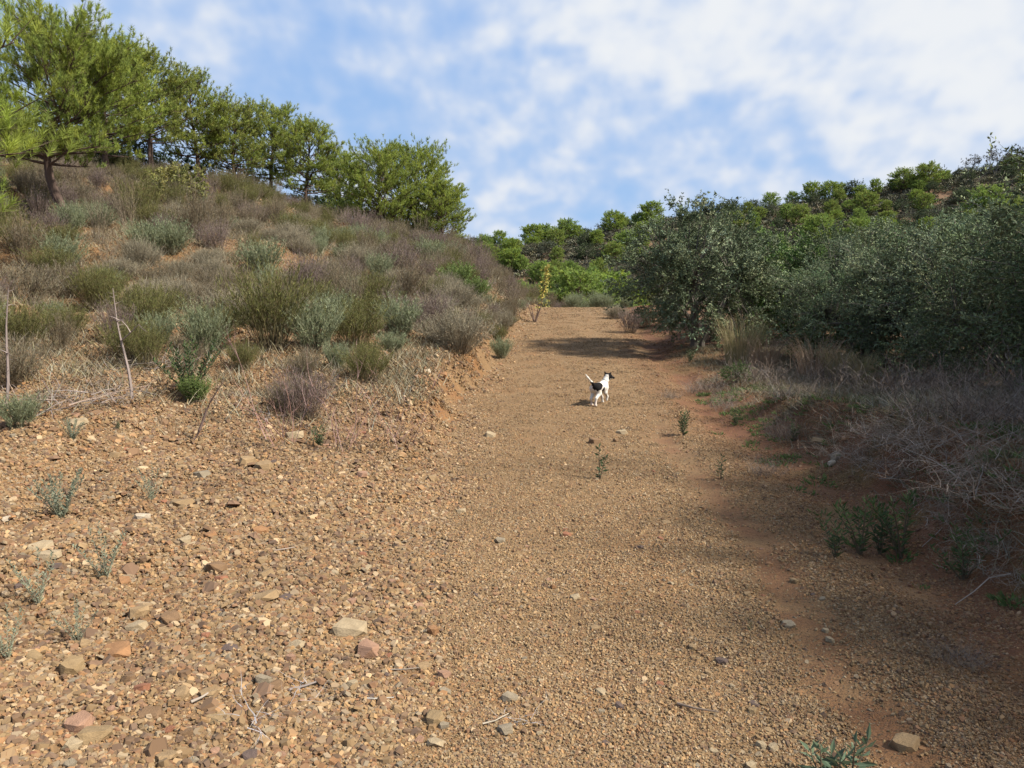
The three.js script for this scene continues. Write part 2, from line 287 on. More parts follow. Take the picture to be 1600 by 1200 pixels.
function makeBroad({ seed, rx, ry, cy, height = cy + ry, clumps = 110, per = 330, L = 0.07, W = 0.026, colors, stems = 5, stemR = 0.05, spreadC = 0.3, bark = BARK_GREY, mat = leafMat, droop = 0.1, low = -0.75, openness = 0, lean = 0, lumpy = 1 }) {
  const r = rng(seed), root = new THREE.Group(), T = new Geo(), C = new Geo(), centers = [];
  for (let k = 0; k < clumps; k++) {
    let d = anyDir(r), tries = 0; while (d[1] < low && tries++ < 20) d = anyDir(r);
    const lump = 1 + 0.34 * lumpy * n3(d[0] * 1.9 + seed, d[1] * 1.9, d[2] * 1.9) + 0.16 * lumpy * n3(d[0] * 4.5, d[1] * 4.5 + seed, d[2] * 4.5), q = Math.pow(mix(0.16 + openness, 1, r()), 0.5) * lump;
    centers.push([d[0] * rx * q + lean * d[1] * rx, cy + d[1] * ry * q, d[2] * rx * q]);
  }
  const forks = []; for (let s = 0; s < stems; s++) { const a = s / stems * 6.28 + r(), b = 0.12 * rx, f = [Math.cos(a) * rx * 0.42 * (0.6 + r()), cy * (0.55 + 0.4 * r()), Math.sin(a) * rx * 0.42 * (0.6 + r())]; const m = [f[0] * 0.4 + (r() - 0.5) * 0.2, f[1] * 0.5, f[2] * 0.4 + (r() - 0.5) * 0.2]; T.tube([[Math.cos(a) * b * 0.6, -0.2, Math.sin(a) * b * 0.6], [Math.cos(a) * b * 0.5, 0.15, Math.sin(a) * b * 0.5], m, f], [stemR * 1.3, stemR, stemR * 0.8, stemR * 0.5], 6, bark, r, 0.25); forks.push(f); }
  for (const c of centers) {
    let best = forks[0], bd = 1e9; for (const f of forks) { const q = Math.hypot(f[0] - c[0], f[1] - c[1], f[2] - c[2]); if (q < bd) { bd = q; best = f; } }
    const m = [(best[0] + c[0]) / 2 + (r() - 0.5) * 0.2, (best[1] + c[1]) / 2 + 0.12 * rx * 0.4, (best[2] + c[2]) / 2 + (r() - 0.5) * 0.2]; T.tube([best, m, c], [stemR * 0.3, stemR * 0.2, 0.004], 3, bark, r);
    const out = norm(c[0], (c[1] - cy) * 1.1 + 0.25 * ry, c[2]), tone = tint(pick(colors, r), r, 0.22), sp = spreadC * (0.7 + 0.6 * r()), n = Math.round(per * (0.6 + 0.8 * r())), twigs = Math.max(3, Math.round(n / 16));
    for (let t = 0; t < twigs; t++) {
      const a = anyDir(r), td = norm(out[0] + a[0] * 1.2, out[1] + a[1] * 1.2 - droop, out[2] + a[2] * 1.2), o = [c[0] + gauss(r) * sp * 0.5, c[1] + gauss(r) * sp * 0.5, c[2] + gauss(r) * sp * 0.5], tl = sp * (0.7 + r());
      C.blade(o[0], o[1], o[2], td[0], td[1], td[2], tl, 0.012, r, bark);
      for (let k = 0; k < 16; k++) { const f = r() * tl, b = anyDir(r), ld = norm(td[0] * 0.8 + b[0], td[1] * 0.8 + b[1], td[2] * 0.8 + b[2]); C.leaf(o[0] + td[0] * f, o[1] + td[1] * f, o[2] + td[2] * f, ld[0], ld[1], ld[2], L * (0.7 + 0.6 * r()), W * (0.8 + 0.4 * r()), r, tint(tone, r, 0.25)); }
    }
  }
  fit(T, C, rx, height); T.mesh('trunk', barkMat, root); C.mesh('crown', mat, root); return root;
}
// shrubs: many fine upright stems with small leaves towards the tips
function makeShrub({ seed, h = 0.7, R = 0.5, stems = 150, stemW = 0.008, stemC, tipC, leafC, leaves = 14, L = 0.03, W = 0.008, upright = 0.75, from = 0.35, spread = 0.8, base = 0.12, forks = 2, mat = needleMat }) {
  const r = rng(seed), root = new THREE.Group(), S = new Geo(), F = new Geo();
  for (let k = 0; k < stems; k++) {
    const a = r() * 6.28318, q = Math.sqrt(r()), lumpy = 0.75 + 0.5 * n3(Math.cos(a) * 1.5 + seed, Math.sin(a) * 1.5, q), bx = Math.cos(a) * base * R * 2 * q, bz = Math.sin(a) * base * R * 2 * q;
    const tx = Math.cos(a + (r() - 0.5)) * R * q * (0.7 + 0.6 * r()), tz = Math.sin(a + (r() - 0.5)) * R * q * (0.7 + 0.6 * r()), ty = h * (1 - (1 - upright) * q * q) * (0.62 + 0.45 * r()) * (0.6 + 0.5 * lumpy);
    const at = f => [bx + (tx - bx) * Math.pow(f, 1.25) + 0.02 * Math.sin(f * 9 + k), ty * f * (1.1 - 0.1 * f) - 0.05 * (1 - f), bz + (tz - bz) * Math.pow(f, 1.25) + 0.02 * Math.cos(f * 8 + k)];
    const sc = tint(stemC, r, 0.3), tc = tint(tipC, r, 0.25);
    S.ribbon([at(0), at(0.5), at(1)], stemW, r, sc, tc);
    for (let m = 0; m < forks; m++) { const f = 0.4 + 0.45 * r(), o = at(f), d = norm((tx - bx) / h + (r() - 0.5) * 1.3, 1.1, (tz - bz) / h + (r() - 0.5) * 1.3), l = h * (0.16 + 0.22 * r()); S.ribbon([o, [o[0] + d[0] * l * 0.5, o[1] + d[1] * l * 0.45, o[2] + d[2] * l * 0.5], [o[0] + d[0] * l, o[1] + d[1] * l, o[2] + d[2] * l]], stemW * 0.7, r, sc, tc);
      for (let n = 0; n < leaves / 3; n++) { const g = r() * l, b = anyDir(r), e = norm(d[0] + b[0] * spread, d[1] + b[1] * spread, d[2] + b[2] * spread); F.blade(o[0] + d[0] * g, o[1] + d[1] * g, o[2] + d[2] * g, e[0], e[1], e[2], L, W, r, tint(pick(leafC, r), r, 0.22)); } }
    for (let n = 0; n < leaves; n++) { const f = from + (1.02 - from) * r(), o = at(f), b = anyDir(r), e = norm(b[0] * spread, 0.7 + b[1] * spread, b[2] * spread); F.blade(o[0], o[1], o[2], e[0], e[1], e[2], L * (0.7 + 0.6 * r()), W, r, tint(pick(leafC, r), r, 0.22)); }
  }
  S.mesh('stems', twigMat, root); if (leaves) F.mesh('foliage', mat, root); return root;
}
// dead brush: crossing bare branches
function makeBrush({ seed, h = 0.5, R = 0.7, stems = 90, W = 0.012, color, arch = 0.5, forks = 4, flat = 0.4 }) {
  const r = rng(seed), S = new Geo();
  const grow = (o, d, l, w, c, lev) => {
    const pts = [o], seg = 4; let p = o, dd = d; for (let k = 0; k < seg; k++) { dd = norm(dd[0] + (r() - 0.5) * 0.55, dd[1] - arch * 0.28 * (k / seg) + (r() - 0.5) * 0.35, dd[2] + (r() - 0.5) * 0.55); p = [p[0] + dd[0] * l / seg, Math.max(0.0, p[1] + dd[1] * l / seg), p[2] + dd[2] * l / seg]; pts.push(p); }
    if (lev === 0 && w > 0.009) S.tube(pts, pts.map((_, k) => w / 2 * (1 - 0.18 * k)), 3, c, r); else S.ribbon(pts, w, r, c);
    if (lev < 2) for (let k = 0; k < forks - lev; k++) { const q = 1 + Math.floor(r() * (seg - 0.01)), a = anyDir(r); grow(pts[q], norm(dd[0] + a[0], dd[1] * 0.5 + a[1] * 0.9 + 0.25, dd[2] + a[2]), l * (0.28 + 0.3 * r()), w * 0.6, c, lev + 1); }
  };
  for (let k = 0; k < stems; k++) { const a = r() * 6.28318, q = Math.sqrt(r()) * R * 0.6, e = flat * (0.3 + 1.4 * r()), b = r() * 6.28318; grow([Math.cos(a) * q, r() * h * 0.35, Math.sin(a) * q], norm(Math.cos(b), e, Math.sin(b)), h * (0.7 + 0.9 * r()), W * (0.5 + 0.8 * r()), tint(color, r, 0.35), 0); }
  const m = S.mesh('dead_brush', twigMat); return m;
}
function makeGrass({ seed, n = 160, h = 0.7, R = 0.22, W = 0.008, colors, spread = 0.6, droop = 0.35 }) {
  const r = rng(seed), S = new Geo();
  for (let k = 0; k < n; k++) { const a = r() * 6.28318, q = Math.sqrt(r()) * R, s = spread * (0.3 + r()), l = h * (0.5 + 0.6 * r()), x = Math.cos(a) * q, z = Math.sin(a) * q, b = a + (r() - 0.5) * 1.5, X = Math.cos(b) * s * l, Z = Math.sin(b) * s * l; const c = tint(pick(colors, r), r, 0.2);
    S.ribbon([[x, -0.03, z], [x + X * 0.25, l * 0.5, z + Z * 0.25], [x + X * 0.6, l * (0.86 - droop * 0.2), z + Z * 0.6], [x + X * 1.05, l * (1 - droop * s), z + Z * 1.05]], W, r, c); }
  return S.mesh('grass_tuft', needleMat);
}
// an upright weed with lance-shaped leaves along its stems
function makeWeed({ seed, h = 0.25, stems = 3, leaves = 14, L = 0.07, W = 0.016, color, color2, spread = 0.3, lift = 0.5, stem = [0.10, 0.075, 0.045], thick = 1 }) {
  const r = rng(seed), root = new THREE.Group(), S = new Geo(), F = new Geo();
  for (let s = 0; s < stems; s++) { const a = s / stems * 6.283 + r(), q = spread * h * (s ? 0.5 + r() : 0.15), hh = h * (s ? 0.6 + 0.4 * r() : 1), at = f => [Math.cos(a) * q * Math.pow(f, 1.3), hh * f - 0.02 * (1 - f), Math.sin(a) * q * Math.pow(f, 1.3)];
    S.tube([at(0), at(0.5), at(1)], [(0.004 + h * 0.006) * thick, (0.003 + h * 0.004) * thick, 0.0015 * thick], 4, stem, r);
    for (let k = 0; k < leaves; k++) { const f = 0.12 + 0.88 * Math.pow((k + r() * 0.6) / leaves, 0.8), o = at(f), b = k * 2.4 + r() * 0.8, up = mix(lift, 1.6, Math.pow(f, 5)), d = norm(Math.cos(b), up + (r() - 0.5) * 0.4, Math.sin(b)), l = L * (0.6 + 0.6 * r()) * (1.1 - 0.35 * f), c = tint(r() < 0.7 ? color : color2, r, 0.2);
      F.leaf(o[0], o[1], o[2], d[0], d[1], d[2], l, W * (0.8 + 0.4 * r()), r, c); } }
  S.mesh('stem', twigMat, root); F.mesh('leaves', needleMat, root); return root;
}
// ------------------------------------------------------------------ pines on the left ridge
const PINE_GREEN = [[0.226, 0.279, 0.047], [0.270, 0.318, 0.052], [0.189, 0.240, 0.045]], PINE_OLIVE = [[0.234, 0.275, 0.058], [0.199, 0.238, 0.052], [0.257, 0.281, 0.062]], PINE_BRIGHT = [[0.247, 0.324, 0.042], [0.284, 0.343, 0.047], [0.212, 0.279, 0.040]];
const pineBig = makePine({ seed: 11, height: 4.75, R: 2.15, base: 0.36, lean: [0.25, 0.2], bow: -0.62, limbs: 96, subs: 16, tufts: 3, needles: 30, nl: 0.125, nw: 0.014, colors: PINE_GREEN, trunkR: 0.027, sidesN: 12, spread: 0.85 });
const pineA = makePine({ seed: 23, height: 5, R: 1.95, base: 0.22, limbs: 80, subs: 15, tufts: 3, needles: 19, nl: 0.14, nw: 0.022, colors: PINE_GREEN, spread: 0.9 });
const pineB = makePine({ seed: 37, height: 5, R: 1.9, base: 0.32, limbs: 70, subs: 14, tufts: 3, needles: 18, nl: 0.14, nw: 0.022, colors: PINE_OLIVE, lean: [0.2, 0], spread: 0.9 });
const pineC = makePine({ seed: 51, height: 5, R: 1.75, base: 0.30, limbs: 60, subs: 13, tufts: 3, needles: 18, nl: 0.14, nw: 0.022, colors: PINE_GREEN.concat(PINE_OLIVE), lean: [-0.2, 0.1], spread: 0.9 });
const pineD = makePine({ seed: 77, height: 5, R: 2.4, base: 0.10, limbs: 100, subs: 15, tufts: 3, needles: 18, nl: 0.14, nw: 0.022, colors: PINE_GREEN, lean: [0.25, 0], spread: 0.9 });
const pineNear = makePine({ seed: 91, height: 4.9, R: 2.0, base: 0.42, limbs: 64, subs: 11, tufts: 3, needles: 52, nl: 0.14, nw: 0.006, colors: PINE_BRIGHT.concat(PINE_GREEN), sidesN: 10, spread: 0.8 });
const ridgePines = 'pines along the ridge of the left slope';
// proto, pixel column, depth, height, width factor, turn, label
for (const [proto, px, d, h, w, turn, label] of [
  [pineBig, 112, 17.6, 5.0, 0.86, 0, 'large leaning pine with a dark bare trunk at the left of the slope'],
  [pineA, 168, 27, 4.6, 1.1, 1.1, 'dense green pine just behind the large leaning pine'],
  [pineB, 236, 31, 4.5, 1.15, 2.2, 'olive green pine with a pale double trunk right of the leaning pine'],
  [pineC, 312, 33.5, 4.5, 1.1, 0.4, 'slim pine with forked lower limbs behind the yellow green shrub'],
  [pineB, 372, 35, 4.1, 1.25, 4.0, 'broad olive pine fourth along the left ridge'],
  [pineC, 424, 38, 4.6, 1.15, 2.6, 'thin pine showing sky between its limbs on the left ridge'],
  [pineC, 478, 36.5, 4.35, 1.15, 3.3, 'pine with a dark straight trunk against the sky beside the last ridge pines'],
  [pineA, 532, 40, 3.8, 1.1, 5.1, 'low pine filling the gap before the wide pine clump on the ridge'],
  [pineD, 592, 34.5, 4.0, 1.05, 0.2, 'wide rounded pine with low branches at the right end of the ridge'],
  [pineD, 650, 36.5, 4.7, 0.95, 2.4, 'tallest pine of the clump at the right end of the ridge'],
  [pineA, 690, 35, 3.2, 1.2, 4.4, 'last pine of the ridge leaning out above the path crest'],
]) place(proto, 'pine_tree', across(px, d), d, { sx: [h / 5 * w, h / 5 * (d > 20 ? 1.07 : 1), h / 5 * w], turn, sink: 0.05, label, category: 'pine tree', group: ridgePines });
place(pineNear, 'pine_tree', -6.42, 7.3, { s: 1, turn: 1.0, sink: 0.05, label: 'close pine cut by the left edge of the photo, bright needle sprays', category: 'pine tree' });
// shaded dense thicket under the ridge pines
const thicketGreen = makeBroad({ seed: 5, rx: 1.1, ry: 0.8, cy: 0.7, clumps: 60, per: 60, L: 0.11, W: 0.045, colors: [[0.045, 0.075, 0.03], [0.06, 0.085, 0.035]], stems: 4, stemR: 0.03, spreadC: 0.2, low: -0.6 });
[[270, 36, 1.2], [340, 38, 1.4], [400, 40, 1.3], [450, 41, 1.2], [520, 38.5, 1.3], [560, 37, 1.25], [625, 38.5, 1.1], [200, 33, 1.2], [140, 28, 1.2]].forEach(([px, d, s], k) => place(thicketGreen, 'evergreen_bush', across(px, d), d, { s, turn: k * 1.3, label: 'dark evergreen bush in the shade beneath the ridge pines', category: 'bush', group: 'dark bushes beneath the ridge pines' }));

// ------------------------------------------------------------------ far hillside: round pines, oaks and scrub
const FAR_GREEN = [[0.225, 0.314, 0.067], [0.251, 0.333, 0.070], [0.193, 0.276, 0.061]];
const farPine = [[201, FAR_GREEN], [202, FAR_GREEN.concat(PINE_BRIGHT)], [203, PINE_OLIVE.concat(FAR_GREEN)]].map(([seed, colors]) => makePine({ seed, height: 3.7, R: 1.9, base: 0.12, limbs: 80, subs: 12, tufts: 2, needles: 15, nl: 0.17, nw: 0.05, colors, lift: 0.8, spread: 1.0, sidesN: 5 }));
const OAK = [[0.068, 0.092, 0.042], [0.085, 0.108, 0.05], [0.058, 0.08, 0.038]], GREYOAK = [[0.105, 0.115, 0.075], [0.085, 0.095, 0.06]], DRYSCRUB = [[0.128, 0.124, 0.080], [0.104, 0.108, 0.065], [0.114, 0.114, 0.089]];
const farOak = makeBroad({ seed: 301, rx: 2.0, ry: 1.5, cy: 1.9, clumps: 80, per: 55, L: 0.22, W: 0.09, colors: OAK, stems: 3, stemR: 0.09, spreadC: 0.4, openness: 0.2 });
const farGrey = makeBroad({ seed: 302, rx: 1.7, ry: 1.1, cy: 1.0, clumps: 60, per: 50, L: 0.2, W: 0.08, colors: GREYOAK, stems: 3, stemR: 0.06, spreadC: 0.35, low: -0.5 });
const farScrub = makeBroad({ seed: 303, rx: 1.5, ry: 0.8, cy: 0.7, clumps: 46, per: 34, L: 0.24, W: 0.05, colors: DRYSCRUB, stems: 5, stemR: 0.03, spreadC: 0.35, low: -0.5 });
const farThin = makeBroad({ seed: 304, rx: 1.9, ry: 1.4, cy: 3.2, clumps: 34, per: 30, L: 0.2, W: 0.07, colors: [[0.075, 0.075, 0.055], [0.09, 0.08, 0.06]], stems: 3, stemR: 0.1, spreadC: 0.3, openness: 0.3, bark: [0.08, 0.07, 0.065] });
const skyline = 'trees on the skyline of the far hill', nearPines = 'bright round pines low on the far slope beyond the crest', hillPines = 'round pines scattered over the far hillside';
// where a ray to the far hill at this depth has that column
function far(proto, name, px, d, s, label, category, group, wide = 1) { const x = across(px, d); const q = d > 55 ? s * 0.7 : s; place(proto, name, x, d, { sx: [q * wide, q, q * wide], turn: px * 0.37, sink: 0.1, label, category, group }); }
far(farPine[0], 'pine_tree', 905, 46, 1.0, 'widest bright green pine just beyond the path crest beside the olive tree', 'pine tree', nearPines, 1.25);
far(farPine[1], 'pine_tree', 945, 50, 1.1, 'bright green pine half hidden behind the big olive tree', 'pine tree', nearPines, 1.2);
far(farPine[0], 'pine_tree', 826, 47, 0.78, 'small round pine left of the yellow sapling beyond the crest', 'pine tree', nearPines, 1.0);
for (const [px, d, s, k, label] of [
  [775, 74, 1.0, 0, 'bright pine cluster left above the path crest, lowest crown'], [800, 88, 1.1, 1, 'pine crown above the crest right of the ridge clump'], [758, 90, 1.2, 2, 'olive toned pine touching the sky beside the ridge clump'],
  [832, 104, 1.2, 1, 'left pine of the two pale crowns on the skyline above the yellow sapling'], [852, 106, 1.2, 0, 'right pine of the two pale crowns on the skyline above the yellow sapling'], [843, 80, 1.05, 0, 'pine standing clear on the brown slope above the yellow sapling'],
  [886, 104, 1.25, 0, 'skyline pine just below the thin bare tree'], [812, 70, 0.7, 0, 'smallest round pine low on the brown far slope'],
  [958, 100, 1.2, 1, 'skyline pine right of the bare slope'], [978, 88, 1.15, 0, 'pine on the far slope beside the top left of the olive tree'], [1018, 104, 1.3, 1, 'skyline pine above the olive tree crown'],
  [1192, 78, 1.25, 0, 'upper pine of the bright group right of the olive tree'], [1178, 70, 1.1, 2, 'left pine of the bright group right of the olive tree'], [1232, 72, 1.2, 1, 'middle pine of the bright group right of the olive tree'], [1248, 66, 1.0, 2, 'pine lowest in the bright group right of the olive tree'], [1212, 62, 1.0, 0, 'pine nearest the olive tree in the bright group'],
  [1278, 86, 1.45, 0, 'tall pine crown of the bright group on the far slope'], [1290, 72, 1.1, 1, 'pine below the tall crown on the far slope'], [1345, 84, 1.35, 0, 'broad bright pine in the middle of the right far slope'], [1328, 70, 1.2, 2, 'pine under the broad bright pine of the right slope'], [1310, 62, 0.95, 2, 'lowest yellow green pine above the wild olives'],
  [1352, 98, 1.2, 2, 'flat topped olive toned pine high on the right slope'], [1422, 66, 0.8, 0, 'small yellow green pine peeping over the wild olives'], [1410, 106, 1.3, 2, 'pine dome on the skyline of the right slope'], [1448, 104, 1.4, 2, 'wide olive pine dome on the right skyline'],
  [1540, 88, 1.6, 0, 'large pine near the right end of the skyline'], [1582, 84, 1.5, 2, 'pine at the right edge of the photo below the skyline tree'], [1512, 78, 1.0, 2, 'pine over the wild olives near the right edge'], [1566, 72, 1.0, 0, 'low pine at the right edge above the wild olives'],
]) far(farPine[k], 'pine_tree', px, d, s, label, 'pine tree', hillPines, 1.08);
for (const [px, d, s, proto, name, label] of [
  [895, 112, 0.95, farThin, 'bare_tree', 'thin bare tree alone on the skyline above the path'], [1105, 106, 1.1, farOak, 'oak_tree', 'left dark oak of the pair on the skyline over the olive tree'], [1140, 104, 1.15, farOak, 'oak_tree', 'right dark oak of the pair on the skyline over the olive tree'],
  [1268, 112, 1.25, farPine[1], 'pine_tree', 'left tree of the pair standing up from the skyline'], [1296, 111, 1.15, farPine[1], 'pine_tree', 'right tree of the pair standing up from the skyline'], [1336, 110, 1.1, farOak, 'oak_tree', 'dark oak right of the skyline pair'],
  [1000, 108, 0.95, farOak, 'oak_tree', 'dark oak on the skyline left of the olive tree top'], [1515, 106, 1.0, farThin, 'bare_tree', 'left thin tree on the high right skyline'], [1555, 104, 1.2, farThin, 'bare_tree', 'tall sparse tree on the high right skyline'], [1588, 103, 1.2, farThin, 'bare_tree', 'sparse tree at the right end of the skyline'],
  [893, 78, 1.1, farGrey, 'grey_bush', 'round grey green bush on the brown slope above the crest pines'], [732, 96, 1.3, farGrey, 'grey_bush', 'grey green bush at the foot of the last ridge pine'], [940, 86, 1.0, farOak, 'oak_tree', 'dark oak on the brown slope left of the olive tree'], [915, 94, 0.8, farOak, 'oak_tree', 'small dark oak below the bare skyline'],
]) far(proto, name, px, d, s, label, name.includes('bush') ? 'bush' : 'tree', name.includes('bush') ? 'bushes of the far slope' : skyline);
{ // more oaks and scrub told apart on the far slope, then the far scrub as one mass
  const r = rng(808), spots = [];
  for (let k = 0, n = 0; k < 4000 && n < 110; k++) { const px = r() < 0.62 ? 1130 + 480 * r() : 735 + 290 * r(), d = 58 + 56 * r(), x = across(px, d); if (spots.some(s => Math.hypot(s[0] - x, s[1] - d) < 2.7)) continue; spots.push([x, d, px, 1]); n++; }
  spots.forEach(([x, d, px]) => { const hi = d > 96; place(farPine[Math.floor(r() * 3)], 'pine_tree', x, d, { sx: (q => [q * (0.8 + 0.4 * r()), q * (0.75 + 0.5 * r()), q * (0.8 + 0.4 * r())])((hi ? 0.38 : 0.45) + 0.34 * r()), tilt: 0.12 * r(), tiltTo: r() * 6, turn: r() * 6, sink: 0.1, label: `${hi ? 'round pine near the top of the far hill' : d > 76 ? 'round pine halfway up the far hill' : 'round pine at the foot of the far hill'} ${px > 1400 ? 'at its right end' : px > 1130 ? 'right of the lone olive' : 'left of the lone olive'}`, category: 'pine tree', group: `${hi ? 'upper' : d > 76 ? 'middle' : 'lower'} round pines of the far hill ${px > 1400 ? 'at its right end' : px > 1130 ? 'right of the olive' : 'left of the olive'}` }); });
  for (let k = 0; k < 6000 && spots.length < 330; k++) { const d = 56 + 62 * r(), px = 700 + 930 * r(), x = across(px, d); if (spots.some(s => Math.hypot(s[0] - x, s[1] - d) < 2.1)) continue; spots.push([x, d, px, 0]); }
  spots.filter(s => !s[3]).forEach(([x, d, px], k) => { const dark = px > 1120 ? r() < 0.42 : r() < 0.12, hi = d > 96, s = 0.7 + 0.55 * r();
    place(dark ? farOak : (r() < 0.25 ? farGrey : farScrub), dark ? 'oak_tree' : 'scrub_bush', x, d, { s: dark ? s * 0.56 : s * 0.85, turn: r() * 6, sink: 0.1, label: `${dark ? 'small dark oak' : 'brown grey scrub bush'} ${hi ? 'near the top of the far hill' : d > 76 ? 'halfway up the far hill' : 'at the foot of the far hill'} ${px > 1400 ? 'at its right end' : px > 1130 ? 'right of the lone olive' : 'left of the lone olive'}`, category: dark ? 'tree' : 'bush', group: dark ? 'small oaks of the far hill' : 'scrub bushes of the far hill' }); });
  const S = new Geo(), q = rng(4); for (let k = 0; k < 120; k++) { const a = q() * 6.28, e = norm(Math.cos(a), 0.8 + q(), Math.sin(a)), R = Math.sqrt(q()) * 0.6; S.blade(Math.cos(a) * R, q() * 0.45 * (1 - R), Math.sin(a) * R, e[0], e[1] - 0.4, e[2], 0.16 + 0.2 * q(), 0.09, q, tint(pick(DRYSCRUB.concat([[0.085, 0.10, 0.05], [0.10, 0.11, 0.06], [0.075, 0.085, 0.05]]), q), q, 0.3)); }
  const N = 5200, im = new THREE.InstancedMesh(S.geometry(), twigMat, N), M = new THREE.Matrix4(), Q = new THREE.Quaternion(); let n = 0;
  while (n < N) { const d = 40 + 85 * Math.sqrt(r()), px = 640 + 1040 * r(), x = across(px, d); if (d < 46 && Math.abs(x - PC(d)) < 1.6) continue; Q.setFromAxisAngle(new THREE.Vector3(0, 1, 0), r() * 6.28); const s = 0.7 + 1.0 * r(); im.setMatrixAt(n, M.compose(new THREE.Vector3(x, H(x, d) - 0.05, -d), Q, new THREE.Vector3(s, s * (0.7 + 0.5 * r()), s))); const t = 0.7 + 0.6 * r(); im.setColorAt(n, new THREE.Color().setRGB(t * (0.95 + 0.2 * r()), t, t * (0.9 + 0.2 * r()))); n++; }
  im.name = 'far_scrub'; tag(im, 'low brown scrub covering the far hillside', 'scrub', null, 'stuff'); scene.add(shadows(im));
}

// ------------------------------------------------------------------ right side: olive trees and evergreen thicket
const OLIVE = [[0.126, 0.162, 0.088], [0.153, 0.188, 0.105], [0.093, 0.125, 0.065], [0.192, 0.227, 0.134]], OLIVE_DARK = [[0.081, 0.115, 0.054], [0.107, 0.140, 0.068], [0.141, 0.172, 0.089]], OLIVE_PALE = [[0.181, 0.233, 0.123], [0.141, 0.196, 0.091], [0.215, 0.263, 0.151]], THICK_GREEN = [[0.119, 0.188, 0.050], [0.146, 0.219, 0.059], [0.100, 0.160, 0.046]];
const oliveBig = makeBroad({ seed: 401, rx: 1.8, ry: 1.6, cy: 1.7, height: 3.25, clumps: 260, per: 240, L: 0.062, W: 0.028, colors: OLIVE, stems: 5, stemR: 0.06, spreadC: 0.19, low: -0.86, lumpy: 0.55 });
const oliveA = makeBroad({ seed: 402, rx: 1.9, ry: 1.5, cy: 1.6, height: 3, clumps: 210, per: 280, L: 0.062, W: 0.022, colors: OLIVE_PALE.concat(OLIVE), stems: 5, stemR: 0.06, spreadC: 0.26, low: -0.9, droop: -0.3 });
const oliveB = makeBroad({ seed: 403, rx: 1.9, ry: 1.5, cy: 1.5, height: 3, clumps: 210, per: 270, L: 0.060, W: 0.026, colors: OLIVE_DARK, stems: 6, stemR: 0.05, spreadC: 0.27, low: -0.9 });
const greenTree = makeBroad({ seed: 404, rx: 1.3, ry: 1.35, cy: 1.4, height: 3, clumps: 110, per: 150, L: 0.085, W: 0.036, colors: THICK_GREEN, stems: 4, stemR: 0.05, spreadC: 0.25, low: -0.9 });
place(oliveBig, 'olive_tree', across(1090, 17.2), 17.2, { s: 1, turn: 0.6, sink: 0.02, label: 'rounded dark olive tree standing alone beside the gravel path, shading it', category: 'olive tree' });
// proto, name, column, depth, height, width factor, turn, label
for (const [proto, name, px, d, h, w, turn, label] of [
  [greenTree, 'evergreen_tree', 1228, 18.6, 2.55, 1.05, 1, 'lighter green bushy tree just right of the lone dark olive'],
  [oliveB, 'olive_tree', 1160, 21, 2.5, 0.9, 2.6, 'dark wild olive half hidden behind the lone olive'],
  [oliveB, 'olive_tree', 1275, 20.5, 2.35, 0.95, 2, 'dark wild olive behind the lighter green tree'],
  [oliveA, 'olive_tree', 1345, 14.2, 2.3, 0.95, 3.2, 'wild olive with a dark hollow above the reddish grass tuft'],
  [oliveB, 'olive_tree', 1365, 17, 2.7, 1.0, 4.1, 'wild olive second row behind the dark hollow'],
  [oliveA, 'olive_tree', 1482, 12.6, 2.75, 1.0, 0.2, 'tall pale topped wild olive at the right of the photo'],
  [oliveA, 'olive_tree', 1580, 13.2, 2.95, 1.0, 5.0, 'wild olive whose top meets the far pines at the right edge'],
  [oliveB, 'olive_tree', 1590, 10.2, 2.3, 0.95, 1.9, 'dark wild olive filling the right edge above the dead brush'],
  [oliveB, 'olive_tree', 1830, 8.0, 2.9, 1.0, 3.9, 'wild olive mostly cut off by the right edge'],
]) place(proto, name, across(px, d), d, { sx: [h / 3 * w * 1.08, h / 3, h / 3 * w * 1.08], turn, sink: 0.02, label, category: name === 'olive_tree' ? 'olive tree' : 'tree', group: 'trees of the right hand thicket' });
for (const [x, d, h, turn, label] of [[9.4, 4.2, 6.0, 1.2, 'taller olive past the right edge behind the shading row'], [9.2, 1.2, 6.0, 3.1, 'tallest olive behind the right edge'], [7.2, -2.2, 4.8, 2.0, 'olive behind the camera on the right'], [7.6, 5.6, 4.2, 2.2, 'olive past the right edge shading the bank'], [7.3, 3.1, 4.6, 5.6, 'olive outside the right edge whose shade lies on the corner'], [7.1, 0.4, 4.6, 0.8, 'olive behind the right edge whose shade lies on the near corner']]) place(oliveB, 'olive_tree', x, d, { sx: [h / 3.4, h / 3, h / 3.4], turn, sink: 0.02, label, category: 'olive tree', group: 'trees of the right hand thicket' });
const bramble = makeBroad({ seed: 411, rx: 0.62, ry: 0.45, cy: 0.42, clumps: 34, per: 70, L: 0.06, W: 0.034, colors: [[0.085, 0.135, 0.035], [0.10, 0.15, 0.04], [0.07, 0.11, 0.03]], stems: 5, stemR: 0.012, spreadC: 0.16, mat: needleMat });
for (const [px, py, s, label] of [[1335, 572, 1.0, 'bright green bramble bush between the straw grass and the dark hollow'], [1440, 560, 0.9, 'bright green bramble under the tall wild olive'], [1520, 575, 0.95, 'yellow green bramble lower right below the wild olives'], [1262, 560, 0.7, 'small green bush behind the reddish straw grass'], [1150, 598, 0.45, 'low dark green bush in the mauve twigs by the olive']]) { const [x, d] = hit(px, py); place(bramble, 'bramble_bush', x, d, { s, turn: px, label, category: 'bush', group: 'green brambles of the right verge' }); }
